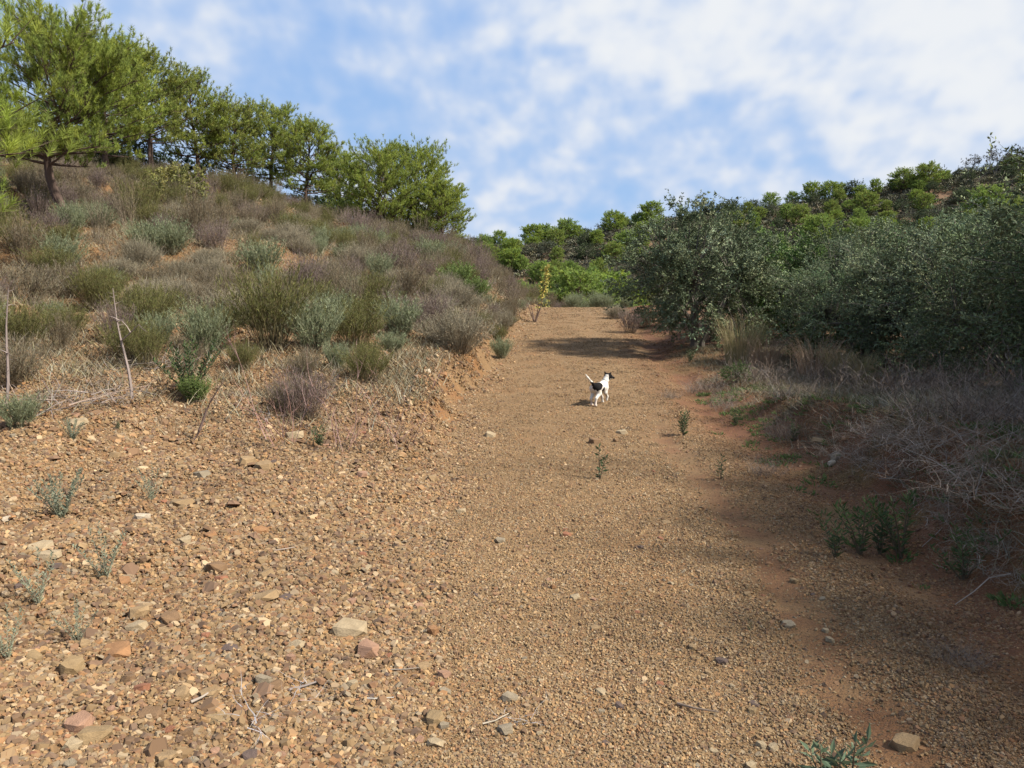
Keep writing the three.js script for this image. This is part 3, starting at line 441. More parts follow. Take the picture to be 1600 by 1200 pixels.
// ------------------------------------------------------------------ left slope: heath shrubs
const MAUVE = [0.182, 0.153, 0.097], DRYBR = [0.157, 0.114, 0.067], DARKBR = [0.089, 0.066, 0.038], GREYTW = [0.241, 0.219, 0.159];
const heather = [0, 1, 2, 3, 4].map(k => makeShrub({ seed: 501 + k, h: [0.78, 0.66, 0.92, 0.7, 0.85][k], R: [0.5, 0.56, 0.4, 0.48, 0.44][k], upright: [0.9, 0.7, 0.95, 0.8, 0.9][k], stems: [130, 170, 95, 120, 110][k], stemC: DARKBR, tipC: [[0.20, 0.148, 0.14], MAUVE, DRYBR, [0.185, 0.135, 0.125], mix3(MAUVE, DRYBR, 0.5)][k], leafC: k % 3 === 0 ? [[0.20, 0.15, 0.142], [0.17, 0.122, 0.112], [0.15, 0.125, 0.08]] : [MAUVE, DRYBR, [0.172, 0.154, 0.091], [0.203, 0.169, 0.127]], leaves: 16, L: 0.05, W: 0.008, spread: 0.55 }));
const broom = [0, 1, 2].map(k => makeShrub({ seed: 511 + k, h: [0.8, 0.7, 0.95][k], R: [0.52, 0.55, 0.42][k], stems: [180, 200, 120][k], stemC: DARKBR, tipC: [0.136, 0.132, 0.042], leafC: [[0.130, 0.136, 0.035], [0.151, 0.153, 0.042], [0.104, 0.109, 0.032], [0.126, 0.098, 0.038]], leaves: 20, L: 0.045, W: 0.008, from: 0.5, upright: 0.82, spread: 0.6 }));
const lavender = [0, 1, 2].map(k => makeShrub({ seed: 521 + k, h: 0.6, R: 0.42, stems: 130, stemC: [0.146, 0.132, 0.084], tipC: [0.209, 0.230, 0.134], leafC: [[0.209, 0.241, 0.139], [0.177, 0.208, 0.113], [0.241, 0.262, 0.159], [0.157, 0.175, 0.084]], leaves: 24, L: 0.042, W: 0.010, from: 0.3, spread: 0.6, upright: 0.85 }));
const greyTwig = [0, 1].map(k => makeShrub({ seed: 531 + k, h: 0.6, R: 0.55, stems: 260, stemC: [0.157, 0.132, 0.097], tipC: [0.245, 0.216, 0.146], leafC: [[0.262, 0.230, 0.159], [0.209, 0.181, 0.122]], leaves: 8, L: 0.05, W: 0.006, spread: 1.3, upright: 0.6, forks: 5 }));
const greenBush = makeShrub({ seed: 541, h: 0.75, R: 0.45, stems: 120, stemC: [0.10, 0.09, 0.05], tipC: [0.11, 0.16, 0.04], leafC: [[0.13, 0.185, 0.045], [0.16, 0.21, 0.055], [0.10, 0.15, 0.04]], leaves: 30, L: 0.055, W: 0.018, from: 0.25, spread: 1.1 });
const yellowShrub = makeBroad({ seed: 543, rx: 0.9, ry: 0.5, cy: 0.55, clumps: 50, per: 55, L: 0.09, W: 0.045, colors: [[0.20, 0.20, 0.055], [0.16, 0.165, 0.045], [0.24, 0.225, 0.075]], stems: 6, stemR: 0.02, spreadC: 0.17, mat: needleMat });
const cistus = makeWeed({ seed: 545, h: 0.7, stems: 14, leaves: 46, L: 0.075, W: 0.02, color: [0.055, 0.085, 0.035], color2: [0.09, 0.13, 0.04], spread: 0.42, lift: 0.7 });
const dryStem = [0, 1].map(k => makeShrub({ seed: 551 + k, h: 0.9, R: 0.36, stems: 38, stemW: 0.007, stemC: [0.14, 0.105, 0.075], tipC: [0.21, 0.17, 0.12], leafC: [[0.20, 0.16, 0.11], [0.15, 0.14, 0.07]], leaves: 7, L: 0.05, W: 0.007, upright: 0.95, spread: 0.5, forks: 3 }));
const kinds = { dryStem, heather, broom, lavender, greyTwig, green: [greenBush], yellow: [yellowShrub], cistus: [cistus] };
const names = { dryStem: 'dry_stem_shrub', heather: 'heather_shrub', broom: 'broom_shrub', lavender: 'lavender_shrub', greyTwig: 'dry_shrub', green: 'green_shrub', yellow: 'yellow_green_shrub', cistus: 'rockrose_shrub' };
const set = [];                                                      // shrubs already standing: x, d, radius
function shrub(kind, px, py, size, label, k = 0, squash = 1) { const [x, d] = hit(px, py); set.push([x, d, 0.4 * size]); place(kinds[kind][k % kinds[kind].length], names[kind], x, d, { sx: [size, size * squash, size], turn: px * 0.7, label, category: 'shrub' }); }
for (const a of [
  ['broom', 425, 545, 1.3, 'biggest dark brown based broom with olive tips in the middle of the left slope', 0, 1.15], ['lavender', 492, 548, 1.25, 'silvery lavender bush in front of the biggest broom'], ['broom', 552, 545, 1.05, 'olive tipped broom right of the silvery lavender', 1], ['broom', 575, 598, 0.72, 'small green broom standing on top of the orange cut bank', 0, 0.9],
  ['greyTwig', 715, 545, 1.35, 'wide mauve grey twig bush at the edge of the path', 0, 1.0], ['greyTwig', 672, 505, 1.1, 'brown grey grey twig bush behind the wide one by the path', 1], ['lavender', 628, 525, 1.15, 'grey green lavender above the cut bank', 1], ['lavender', 783, 560, 0.7, 'small silvery lavender at the foot of the mauve bush by the path', 2, 1.1], ['broom', 778, 535, 0.55, 'small yellow green broom behind the silvery lavender by the path'],
  ['green', 712, 455, 1.25, 'bright green shrub beyond the mauve twig bush', 0, 0.9], ['green', 745, 470, 0.9, 'smaller bright green shrub beside the first near the crest'], ['green', 668, 420, 0.6, 'tiny bright green shrub higher on the slope'],
  ['yellow', 280, 325, 1.35, 'glossy yellow green shrub below the ridge pines'], ['cistus', 298, 622, 1.0, 'tall dark green leafy rockrose at the edge of the stones'], ['green', 305, 628, 0.42, 'fresh green sprout at the foot of the tall rockrose'],
  ['broom', 340, 530, 0.95, 'rusty olive broom behind the tall rockrose', 1, 0.8], ['broom', 250, 505, 0.9, 'brown green broom left of the bare dead sapling', 0, 0.8], ['lavender', 410, 430, 1.35, 'pale silvery lavender in the middle height of the slope', 2], ['lavender', 232, 400, 1.3, 'pale silver lavender under the bare orange patch', 0], ['lavender', 270, 395, 1.2, 'second pale silver lavender beside the bare orange patch', 1],
  ['broom', 205, 335, 1.2, 'mossy green broom below the leaning pine', 0, 0.7], ['broom', 235, 318, 1.1, 'mossy green broom right below the ridge pines', 1, 0.7], ['heather', 480, 655, 0.72, 'dark dry heather at the corner of the cut bank', 0], ['heather', 450, 640, 0.6, 'small dark heather beside the first on the cut bank', 1],
  ['heather', 40, 420, 1.1, 'brown heather at the left edge above the bare soil', 2], ['lavender', 30, 668, 0.55, 'grey green plant under the dead branches at the left edge', 0], ['heather', 20, 600, 0.8, 'dry heather at the left edge in the dead branches', 1], ['lavender', 100, 420, 1.1, 'green grey lavender left of the dead sapling', 1], ['heather', 800, 500, 0.9, 'brown heather beside the crest of the path', 2], ['broom', 796, 508, 0.6, 'dark green low bush by the crest of the path', 0, 0.6],
]) shrub(...a);
{
  const r = rng(616), cand = [];
  const bare = (x, d) => fbm(x * 0.42, d * 0.42, 21.5, 3) > 0.17;
  for (let k = 0; k < 60000 && cand.length < 1000; k++) {
    const d = 6.5 + 38 * Math.pow(r(), 0.85), x = -d * 0.72 - 0.3 + r() * (d * 0.72 + 3.5), [sl] = sides(x, d); if (sl < (d < 15.5 ? 1.25 : 0.35) || !inView(x, d, 0.03)) continue;
    const open = smooth(9.5, 12.5, d + 0.22 * sl); if (r() > open * (d < 13 ? 0.85 : 1) || bare(x, d)) continue;
    const z = fbm(x * 0.24, d * 0.24, 31.5, 3) + (r() - 0.5) * 0.5; let kind = z > 0.2 ? 'broom' : z > 0.05 ? 'lavender' : z > -0.24 ? 'heather' : 'greyTwig'; if (d > 22 && kind === 'greyTwig') kind = 'heather'; if (d > 24 && r() < 0.35) kind = 'heather'; if (r() < 0.12) kind = 'dryStem'; else if (r() < 0.06) kind = 'broom';
    const size = (0.66 + 0.75 * r() * r() + 0.15 * r()) * (d < 12 ? 0.7 : 1) * (sl < 1.2 ? 0.7 : 1), rad = 0.33 * size; if (set.some(s => Math.abs(s[0] - x) < 1 && Math.hypot(s[0] - x, s[1] - d) < (s[2] + rad) * 1.03)) continue;
    set.push([x, d, rad]); cand.push([kind, x, d, size, size / d, r()]);
  }
  cand.sort((a, b) => b[4] - a[4]);
  const marks = [[-999, 'at the left edge'], [60, 'below the leaning pine'], [190, 'below the glossy shrub'], [340, 'above the biggest broom'], [455, 'below the straight trunked pine'], [545, 'below the wide pine clump'], [660, 'toward the path crest']];
  const column = (x, d) => { const px = 800 + x / d * FPX; let m = marks[0][1]; for (const [a, t] of marks) if (px > a) m = t; return m; };
  const where = (x, d) => d < 13 ? 'low on the left slope' : d < 21 ? 'halfway up the left slope' : 'high on the left slope';
  const look = { dryStem: 'thin dry stemmed shrub', heather: 'brown heather', broom: 'olive green broom', lavender: 'silvery lavender', greyTwig: 'grey twiggy shrub' };
  const perKind = {}; const rest = [];
  for (const c of cand) { perKind[c[0]] = (perKind[c[0]] ?? 0) + 1; if (perKind[c[0]] > 290) { rest.push(c); continue; } const [kind, x, d, size, , t] = c; place(kinds[kind][Math.floor(t * 9.9) % kinds[kind].length], names[kind], x, d, { sx: [size * (0.8 + 0.4 * ((t * 53) % 1)), size * (0.72 + 0.6 * ((t * 37) % 1)), size * (0.8 + 0.4 * ((t * 71) % 1))], turn: t * 40, tilt: 0.22 * ((t * 91) % 1), tiltTo: t * 77, label: `${size < 0.75 ? 'small' : size > 0.98 ? 'large' : 'middling'} ${look[kind]} ${where(x, d)} ${column(x, d)}`, category: 'shrub', group: `${look[kind]} ${where(x, d)} ${column(x, d)}` }); }
  console.log('shrubs', cand.length, JSON.stringify(perKind), 'over', rest.length);
  { // the farther heather, past counting
    const mass = new THREE.Group(); mass.name = 'heather_mass'; tag(mass, 'mass of brown heather covering the upper left slope', 'heather', null, 'stuff');
    heather.forEach((proto, hi) => { const mine = rest.filter((_, k) => k % heather.length === hi), M = new THREE.Matrix4(), Q = new THREE.Quaternion(); proto.children.forEach(part => { const im = new THREE.InstancedMesh(part.geometry, part.material, mine.length); mine.forEach(([, x, d, size, , t], k) => { Q.setFromAxisAngle(new THREE.Vector3(0, 1, 0), t * 40); im.setMatrixAt(k, M.compose(new THREE.Vector3(x, H(x, d) - 0.02, -d), Q, new THREE.Vector3(size, size * (0.8 + 0.35 * ((t * 37) % 1)), size))); }); im.name = part.name; im.userData.kind = 'stuff'; mass.add(im); }); });
    scene.add(shadows(mass));
  }
  // low dead litter of twigs and dry grass between the shrubs
  const mk = seed => { const q = rng(seed), S = new Geo(); for (let k = 0; k < 46; k++) { const a = q() * 6.28, R = Math.sqrt(q()) * 0.26, e = norm(Math.cos(a * 3 + k), 0.25 + 1.2 * q(), Math.sin(a * 3 + k)), l = 0.06 + 0.14 * q(), x = Math.cos(a) * R, z = Math.sin(a) * R; S.ribbon([[x, -0.01, z], [x + e[0] * l * 0.5, e[1] * l * 0.5, z + e[2] * l * 0.5], [x + e[0] * l + 0.04 * (q() - 0.5), e[1] * l * 0.85, z + e[2] * l]], 0.007, q, tint(pick([DRYBR, MAUVE, GREYTW, [0.22, 0.18, 0.10], [0.13, 0.125, 0.06]], q), q, 0.3)); } return S.geometry(); };
  const holder = new THREE.Group(); holder.name = 'heath_litter'; tag(holder, 'low dry twigs and grass covering the ground of the left slope', 'undergrowth', null, 'stuff');
  [701, 702, 703].forEach((seed, gi) => { const N = 3000, im = new THREE.InstancedMesh(mk(seed), twigMat, N), M = new THREE.Matrix4(), Q = new THREE.Quaternion(); let n = 0, guard = 0;
    while (n < N && guard++ < 200000) { const d = 6 + 38 * Math.pow(r(), 0.8), x = -d * 0.74 - 0.3 + r() * (d * 0.74 + 3), [sl] = sides(x, d); if (sl < 0.5) continue; const open = smooth(7.2, 11.5, d + 0.25 * sl); if (r() > open || (bare(x, d) && r() < 0.8)) continue; Q.setFromAxisAngle(new THREE.Vector3(0, 1, 0), r() * 6.28); const s = 0.8 + 0.7 * r() + d * 0.012; im.setMatrixAt(n, M.compose(new THREE.Vector3(x, H(x, d), -d), Q, new THREE.Vector3(s, s * (0.7 + 0.6 * r()), s))); const t = 0.75 + 0.5 * r(); im.setColorAt(n, new THREE.Color().setRGB(t, t, t)); n++; }
    im.count = n; im.name = 'litter'; im.userData.kind = 'stuff'; holder.add(im); });
  scene.add(shadows(holder));
  const bankLitter = new THREE.Group(); bankLitter.name = 'bank_litter'; tag(bankLitter, 'dry twigs and dead grass covering the right bank', 'undergrowth', null, 'stuff');
  [711, 712].forEach(seed => { const N = 1700, im = new THREE.InstancedMesh(mk(seed), twigMat, N), M = new THREE.Matrix4(), Q = new THREE.Quaternion(), T = new THREE.Quaternion(), U = new THREE.Vector3(), Y = new THREE.Vector3(0, 1, 0); let n = 0, guard = 0;
    while (n < N && guard++ < 60000) { const d = 2.5 + 15 * r(), x = 2 + 6 * r(), [, sr] = sides(x, d), e = 0.15; if (r() > smooth(0.55, 1.1, sr) || fbm(x * 1.2, d * 1.2, 44.5, 3) > 0.16) continue; U.set(H(x - e, d) - H(x + e, d), 2 * e, H(x, d + e) - H(x, d - e)).normalize(); T.setFromUnitVectors(Y, U); Q.setFromAxisAngle(Y, r() * 6.28).premultiply(T); const s = 0.5 + 0.6 * r(), t = 0.6 + 0.5 * r(); im.setMatrixAt(n, M.compose(new THREE.Vector3(x, H(x, d) - 0.01, -d), Q, new THREE.Vector3(s, s, s))); im.setColorAt(n, new THREE.Color().setRGB(t, t, t)); n++; }
    im.count = n; im.name = 'litter'; im.userData.kind = 'stuff'; bankLitter.add(im); });
  scene.add(shadows(bankLitter));
}
// scrub just behind the crest and along the right side of the path
{
  const r = rng(626);
  for (let k = 0; k < 20; k++) { const px = 812 + 170 * (k + r()) / 20, d = 32.5 + 7 * r(), x = across(px, d); place(kinds[r() < 0.6 ? 'lavender' : 'heather'][k % 3], 'lavender_shrub', x, d, { s: 0.75 + 0.9 * r() * r(), turn: r() * 6, label: 'grey green low shrub just beyond the crest of the path', category: 'shrub', group: 'low shrubs beyond the crest' }); }
  for (const [px, py, s, kind, k, label] of [[985, 520, 0.9, 'heather', 0, 'brown heather on the right of the crest'], [1005, 512, 0.8, 'heather', 1, 'brown heather left under the lone olive'], [962, 498, 0.8, 'greyTwig', 0, 'dry twig shrub on the right edge of the crest']]) shrub(kind, px, py, s, label, k);
}
// yellow leaved sapling by the crest
{
  const r = rng(631), g = new THREE.Group(), T = new Geo(), F = new Geo();
  for (let s = 0; s < 5; s++) { const a = s * 1.3, lean = s === 0 ? 0.36 : 0.2 + 0.35 * r(), l = s === 0 ? 1.75 : 0.4 + 0.35 * r(), c = [0.13, 0.085, 0.065]; const X = s === 0 ? lean : Math.cos(a) * lean, Z = s === 0 ? -0.05 : Math.sin(a) * lean * 0.5, at = f => [X * Math.pow(f, s ? 1 : 0.6) * 1, l * f - 0.04, Z * f]; T.tube([at(0), at(0.3), at(0.65), at(1)], [0.026, 0.018, 0.011, 0.004], 5, c, r);
    if (s === 0) for (let k = 0; k < 170; k++) { const f = 0.28 + 0.74 * r(), o = at(f), w = 0.16 * (1.1 - f) + 0.05, b = anyDir(r); o[0] += gauss(r) * w * 0.7; o[2] += gauss(r) * w * 0.7; F.leaf(o[0], o[1], o[2], b[0], b[1] - 0.2, b[2], 0.085, 0.062, r, tint(pick([[0.46, 0.38, 0.09], [0.40, 0.34, 0.09], [0.33, 0.32, 0.09]], r), r, 0.2)); } }
  T.mesh('stem', barkMat, g); F.mesh('leaves', needleMat, g);
  const [x, d] = hit(836, 503); place(g, 'yellow_sapling', x, d, { s: 1.0, label: 'slender sapling with yellow autumn leaves at the left of the path crest', category: 'sapling' });
}
// bare dead sapling and other dead stems on the left
function deadSapling(seed, h, branches, lean, color) { const r = rng(seed), S = new Geo(), at = f => [lean * f + 0.02 * Math.sin(f * 7), h * f - 0.05, 0.02 * Math.cos(f * 5)]; const pts = []; for (let k = 0; k <= 7; k++) pts.push(at(k / 7)); S.tube(pts, pts.map((_, k) => 0.017 * (1.1 - k / 8)), 5, color, r);
  for (const [f, dx, dy, l] of branches) { const o = at(f); const m = [o[0] + dx * l * 0.55, o[1] + dy * l * 0.5, o[2] + 0.06], e = [o[0] + dx * l, o[1] + dy * l, o[2] + 0.1]; S.tube([o, m, e], [0.009, 0.007, 0.003], 4, color, r); S.tube([m, [m[0] - 0.05 * dx, m[1] + 0.22 * l, m[2]], [m[0] - 0.12 * dx, m[1] + 0.4 * l, m[2]]], [0.006, 0.004, 0.002], 3, color, r); S.tube([e, [e[0] + 0.1 * l, e[1] - 0.12 * l, e[2]], [e[0] + 0.25 * l, e[1] - 0.25 * l, e[2]]], [0.005, 0.004, 0.002], 3, color, r); }
  for (let k = 0; k < 44; k++) { const f = 0.15 + 0.85 * r(), o = at(f), a = r() * 6.28; S.blade(o[0], o[1], o[2], ...norm(Math.cos(a), 0.5 * r(), Math.sin(a)), 0.03 + 0.05 * r(), 0.006, r, color); } return S.mesh('dead_sapling', twigMat); }
{ const [x, d] = hit(208, 622); place(deadSapling(641, 1.22, [[0.55, 0.75, 0.55, 0.32], [0.72, 0.9, 0.1, 0.12]], -0.16, [0.235, 0.19, 0.17]), 'dead_sapling', x, d, { label: 'pale bare dead sapling with one side branch on the left slope', category: 'dead sapling' });
  const [x2, d2] = hit(4, 640); place(deadSapling(643, 1.25, [[0.5, 0.8, 0.1, 0.1]], 0.1, [0.21, 0.17, 0.155]), 'dead_sapling', x2 + 0.03, d2, { label: 'thin bare dead stem at the left edge of the photo', category: 'dead sapling' });
  const [x3, d3] = hit(294, 690); place(deadSapling(645, 0.62, [], 0.33, [0.13, 0.085, 0.07]), 'dead_sapling', x3, d3, { label: 'dark bare stem leaning right on the left stones', category: 'dead sapling' }); }
const redTwig = makeBrush({ seed: 651, h: 0.42, R: 0.28, stems: 17, W: 0.009, color: [0.24, 0.14, 0.12], arch: 0.0, forks: 4, flat: 1.5 }), mauveBrush = [0, 1].map(k => makeBrush({ seed: 653 + k, h: 0.26, R: 0.6, stems: 120, W: 0.007, color: [0.15, 0.118, 0.095], arch: 0.35, forks: 4, flat: 0.8 })), paleBrush = [0, 1].map(k => makeBrush({ seed: 657 + k, h: 0.33, R: 0.75, stems: 84, W: 0.008, color: [0.225, 0.178, 0.14], arch: 0.9, forks: 4, flat: 0.55 })), deadTangle = makeBrush({ seed: 661, h: 0.34, R: 0.85, stems: 44, W: 0.009, color: [0.20, 0.16, 0.14], arch: 0.6, forks: 3, flat: 0.25 }), litterTwig = makeBrush({ seed: 663, h: 0.16, R: 0.12, stems: 9, W: 0.006, color: [0.30, 0.27, 0.26], arch: 0.5, forks: 2, flat: 0.2 });
for (const [proto, px, py, s, label, up] of [
  [redTwig, 545, 708, 0.95, 'bare reddish twigs rising beside the pale stone', 1], [redTwig, 625, 702, 0.85, 'sparse reddish twigs spreading toward the path', 1], [redTwig, 440, 700, 0.9, 'upright reddish twigs left of the pale stone', 1.3],
  [deadTangle, 90, 640, 1.25, 'tangle of grey dead branches at the left edge of the slope', 1], [deadTangle, 175, 628, 1.0, 'dead branches at the foot of the bare sapling', 1], [deadTangle, 370, 625, 0.8, 'dead grey branches right of the rockrose', 0.5], [deadTangle, 235, 575, 1.1, 'dead branches behind the bare sapling', 0.8],
  [mauveBrush[0], 1100, 615, 0.85, 'low grey brown twig bush beside the path left of the verge', 1], [mauveBrush[1], 1135, 640, 0.7, 'brown grey twig bush in front of the lone olive verge', 1], [mauveBrush[0], 1185, 600, 1.15, 'brown grey dead brush under the straw grass', 1.2], [mauveBrush[1], 1250, 625, 1.1, 'brown grey dead brush left of the grey brush', 1], [mauveBrush[0], 1300, 600, 1.2, 'brown grey dead brush before the bramble', 1.1], [mauveBrush[1], 1200, 742, 0.45, 'small grey twig heap on the mossy verge', 1], [mauveBrush[0], 1230, 690, 0.6, 'grey twig plant beside the berm stones', 1.6], [mauveBrush[0], 1500, 1035, 0.28, 'tiny grey twig heap in the shaded corner', 1], [mauveBrush[1], 1050, 622, 0.4, 'little grey twig tuft nearest the path', 1],
  [mauveBrush[0], 1400, 620, 1.4, 'grey brown dead brush under the dark hollow', 0.9], [mauveBrush[1], 1480, 610, 1.4, 'dark dead brush right of the grey brown brush', 0.9], [mauveBrush[1], 1470, 655, 1.1, 'dark low brush behind the pale brush of the bank', 0.9], [mauveBrush[0], 1545, 662, 1.2, 'dark low brush right behind the bank near the edge', 0.9], [mauveBrush[1], 1592, 668, 1.2, 'dark low brush behind the bank at the right edge', 0.9], [mauveBrush[0], 1560, 620, 1.5, 'dark dead brush at the right edge under the olives', 0.9],
]) { const [x, d] = hit(px, py); place(proto, 'dead_brush', x, d, { sx: [s, s * up, s], turn: px, sink: 0.01, label, category: 'dead brush' }); }
for (const [px, py, s, k, label] of [[1345, 715, 0.7, 0, 'pale dead brush at the far end of the bank'], [1400, 735, 0.8, 1, 'pale tangled dead brush in the middle of the bank'], [1450, 705, 0.95, 0, 'pale dead brush on top of the bank'], [1490, 800, 0.6, 1, 'dead brush hanging down the middle of the bank'], [1530, 745, 0.95, 0, 'pale tangled dead brush on top of the bank near the right edge'], [1560, 850, 0.6, 1, 'dead brush hanging down the bank near the right edge'], [1592, 780, 0.9, 1, 'dead brush on the bank at the right edge'], [1596, 900, 0.45, 0, 'dead brush hanging lowest at the right edge'], [1390, 680, 0.8, 1, 'dead brush behind the end of the bank'], [1500, 690, 1.0, 0, 'dead brush deep behind the bank']]) { const [x, d] = hit(px, py); place(paleBrush[k], 'dead_brush', x, d, { sx: [s, s * 0.8, s], turn: px * 0.9, sink: 0.04, label, category: 'dead brush', group: 'pale dead brush on the right bank' }); }
// straw grass and weeds
const strawA = makeGrass({ seed: 671, n: 420, h: 0.95, R: 0.26, W: 0.009, colors: [[0.34, 0.28, 0.14], [0.30, 0.26, 0.12], [0.22, 0.21, 0.09], [0.38, 0.31, 0.18]], spread: 0.5 }), strawB = makeGrass({ seed: 673, n: 320, h: 0.8, R: 0.26, W: 0.008, colors: [[0.30, 0.20, 0.14], [0.26, 0.18, 0.12], [0.32, 0.25, 0.16]], spread: 0.7 });
for (const [proto, px, py, s, label] of [[strawA, 1158, 568, 1.05, 'tall yellow green straw grass tuft beside the lone olive'], [strawB, 1195, 572, 0.85, 'reddish straw grass right of the yellow green tuft'], [strawB, 1275, 588, 1.0, 'reddish straw grass tuft below the dark hollow'], [strawA, 1345, 598, 0.6, 'short straw grass in front of the bramble'], [strawA, 1305, 590, 0.6, 'straw grass between the reddish tuft and the bramble']]) { const [x, d] = hit(px, py); place(proto, 'grass_tuft', x, d, { s, turn: px, label, category: 'grass tuft' }); }
const weedDark = makeWeed({ seed: 681, h: 0.28, stems: 5, leaves: 22, L: 0.075, W: 0.018, color: [0.055, 0.085, 0.035], color2: [0.08, 0.12, 0.045], spread: 0.3 }), weedTall = makeWeed({ seed: 683, h: 0.42, stems: 6, leaves: 30, L: 0.07, W: 0.014, color: [0.055, 0.09, 0.03], color2: [0.085, 0.13, 0.04], spread: 0.45 }), weedSprig = makeWeed({ seed: 685, h: 0.3, stems: 2, leaves: 15, L: 0.08, W: 0.02, color: [0.05, 0.08, 0.035], color2: [0.07, 0.105, 0.045], spread: 0.25, lift: 0.3 }), weedGrey = makeWeed({ seed: 687, h: 0.32, stems: 14, leaves: 44, L: 0.034, W: 0.010, color: [0.21, 0.235, 0.165], color2: [0.17, 0.19, 0.13], spread: 0.42, lift: 0.8, stem: [0.19, 0.19, 0.13], thick: 0.45 }), weedThin = makeWeed({ seed: 689, h: 0.34, stems: 7, leaves: 34, L: 0.032, W: 0.009, color: [0.24, 0.265, 0.185], color2: [0.20, 0.225, 0.15], spread: 0.4, lift: 0.8, stem: [0.21, 0.20, 0.14], thick: 0.4 }), weedNear = makeWeed({ seed: 691, h: 0.17, stems: 3, leaves: 13, L: 0.085, W: 0.022, color: [0.10, 0.145, 0.085], color2: [0.08, 0.12, 0.07], spread: 0.8, lift: 0.25 });
for (const [proto, px, py, s, label] of [
  [weedGrey, 96, 812, 1.0, 'grey green bushy seedling among the left stones'], [weedThin, 165, 905, 0.95, 'thin silvery plant with several stems on the left stones'], [weedThin, 237, 782, 0.8, 'single thin silvery sprig behind the tan slab'], [weedGrey, 113, 688, 0.62, 'little round grey green plant at the edge of the stones'], [weedThin, 60, 945, 0.85, 'wispy silvery plant at the left edge of the stones'], [weedThin, 122, 1003, 0.62, 'wispy silvery sprig below the thin plant'], [weedThin, 12, 1030, 0.7, 'silvery sprig at the lower left edge'], [weedDark, 500, 700, 0.7, 'dark green low plant beside the reddish twigs'], [weedDark, 185, 672, 0.3, 'tiny green sprout behind the stones'],
  [weedSprig, 937, 748, 0.95, 'dark green sprig growing in the middle of the path'], [weedDark, 1068, 680, 0.95, 'compact dark green weed at the right edge of the path'], [weedSprig, 1127, 748, 0.7, 'small thin green sprout on the mossy verge'], [weedDark, 1078, 566, 0.85, 'dark green weed in the shade of the lone olive'],
  [weedTall, 1345, 868, 0.95, 'dark green weed clump at the foot of the bank'], [weedTall, 1408, 872, 1.05, 'taller dark green weed right in the shade of the bank'], [weedDark, 1305, 872, 0.75, 'small dark weed left of the weed clump'], [weedDark, 1375, 866, 0.9, 'dark weed between the two weed clumps'], [weedTall, 1505, 905, 0.8, 'dark weed in the deep shade at the right'], [weedDark, 1240, 690, 0.7, 'green weed beneath the twigs of the verge'], [weedDark, 1150, 665, 0.6, 'green weed behind the compact weed on the verge'],
  [weedNear, 1285, 1226, 0.85, 'left sprig of long green leaves at the bottom edge'], [weedNear, 1330, 1222, 0.9, 'right sprig of long green leaves at the bottom edge'], [weedSprig, 1170, 985, 0.2, 'tiny green seedling on the gravel'],
]) { const [x, d] = hit(px, py); place(proto, 'weed', x, d, { s, turn: px * 1.7, sink: 0.005, label, category: 'weed' }); }
{ // small green leaves creeping over the shaded verge
  const q = rng(695), S = new Geo(); for (let k = 0; k < 22; k++) { const a = q() * 6.28, R = Math.sqrt(q()) * 0.06, e = norm(Math.cos(a), 0.5 + q(), Math.sin(a)); S.leaf(Math.cos(a) * R, 0.0, Math.sin(a) * R, e[0], e[1], e[2], 0.022 + 0.03 * q(), 0.013, q, tint(pick([[0.10, 0.16, 0.04], [0.075, 0.12, 0.035], [0.13, 0.17, 0.06]], q), q, 0.25)); }
  const r = rng(697), N = 620, im = new THREE.InstancedMesh(S.geometry(), needleMat, N), M = new THREE.Matrix4(), Q = new THREE.Quaternion(); let n = 0, guard = 0;
  while (n < N && guard++ < 90000) { const d = 2.2 + 10 * r(), x = 1.6 + 2.6 * r(), [, sr] = sides(x, d); if (sr < 0.1 || r() > smooth(0.1, 0.9, sr) || fbm(x * 1.6, d * 1.6, 14.5, 3) < 0.02) continue; Q.setFromAxisAngle(new THREE.Vector3(0, 1, 0), r() * 6.28); const s = 0.6 + 0.9 * r(); im.setMatrixAt(n, M.compose(new THREE.Vector3(x, H(x, d), -d), Q, new THREE.Vector3(s, s, s))); n++; }
  im.count = n; im.name = 'ground_cover'; tag(im, 'small green leaves creeping over the shaded right verge', 'ground cover', null, 'stuff'); scene.add(shadows(im));
}
// ------------------------------------------------------------------ loose stones
function slab(seed, thick, n = 15) {                                  // an angular broken slab about one unit long, lying flat
  const r = rng(seed), pts = [], a0 = r() * 6.28, el = 0.62 + 0.3 * r();
  for (let k = 0; k < n; k++) { const a = a0 + k / n * 6.28 * 2 + r() * 0.5, q = 0.40 + 0.13 * r(), top = k % 2, y = (top ? 1 : -1) * thick * (0.5 - 0.22 * r()) + thick * 0.25 * Math.cos(a - a0) * (r() - 0.3), s = top ? 0.80 + 0.16 * r() : 1; pts.push(new THREE.Vector3(Math.cos(a) * q * s, y, Math.sin(a) * q * s * el)); }
  const g = new ConvexGeometry(pts), p = g.getAttribute('position'), uv = new Float32Array(p.count * 2);
  for (let f = 0; f < p.count; f += 3) { const A = new THREE.Vector3().fromBufferAttribute(p, f), B = new THREE.Vector3().fromBufferAttribute(p, f + 1), C = new THREE.Vector3().fromBufferAttribute(p, f + 2), N = B.clone().sub(A).cross(C.clone().sub(A)), ax = Math.abs(N.x), ay = Math.abs(N.y), az = Math.abs(N.z); [A, B, C].forEach((v, k) => { const [u, w] = ay >= ax && ay >= az ? [v.x, v.z] : ax > az ? [v.z, v.y * 2.5] : [v.x, v.y * 2.5]; uv[(f + k) * 2] = u * 0.5 + seed * 0.37; uv[(f + k) * 2 + 1] = w * 0.5 + seed * 0.21; }); }
  g.setAttribute('uv', new THREE.BufferAttribute(uv, 2)); g.deleteAttribute('normal'); g.computeVertexNormals(); return g;
}
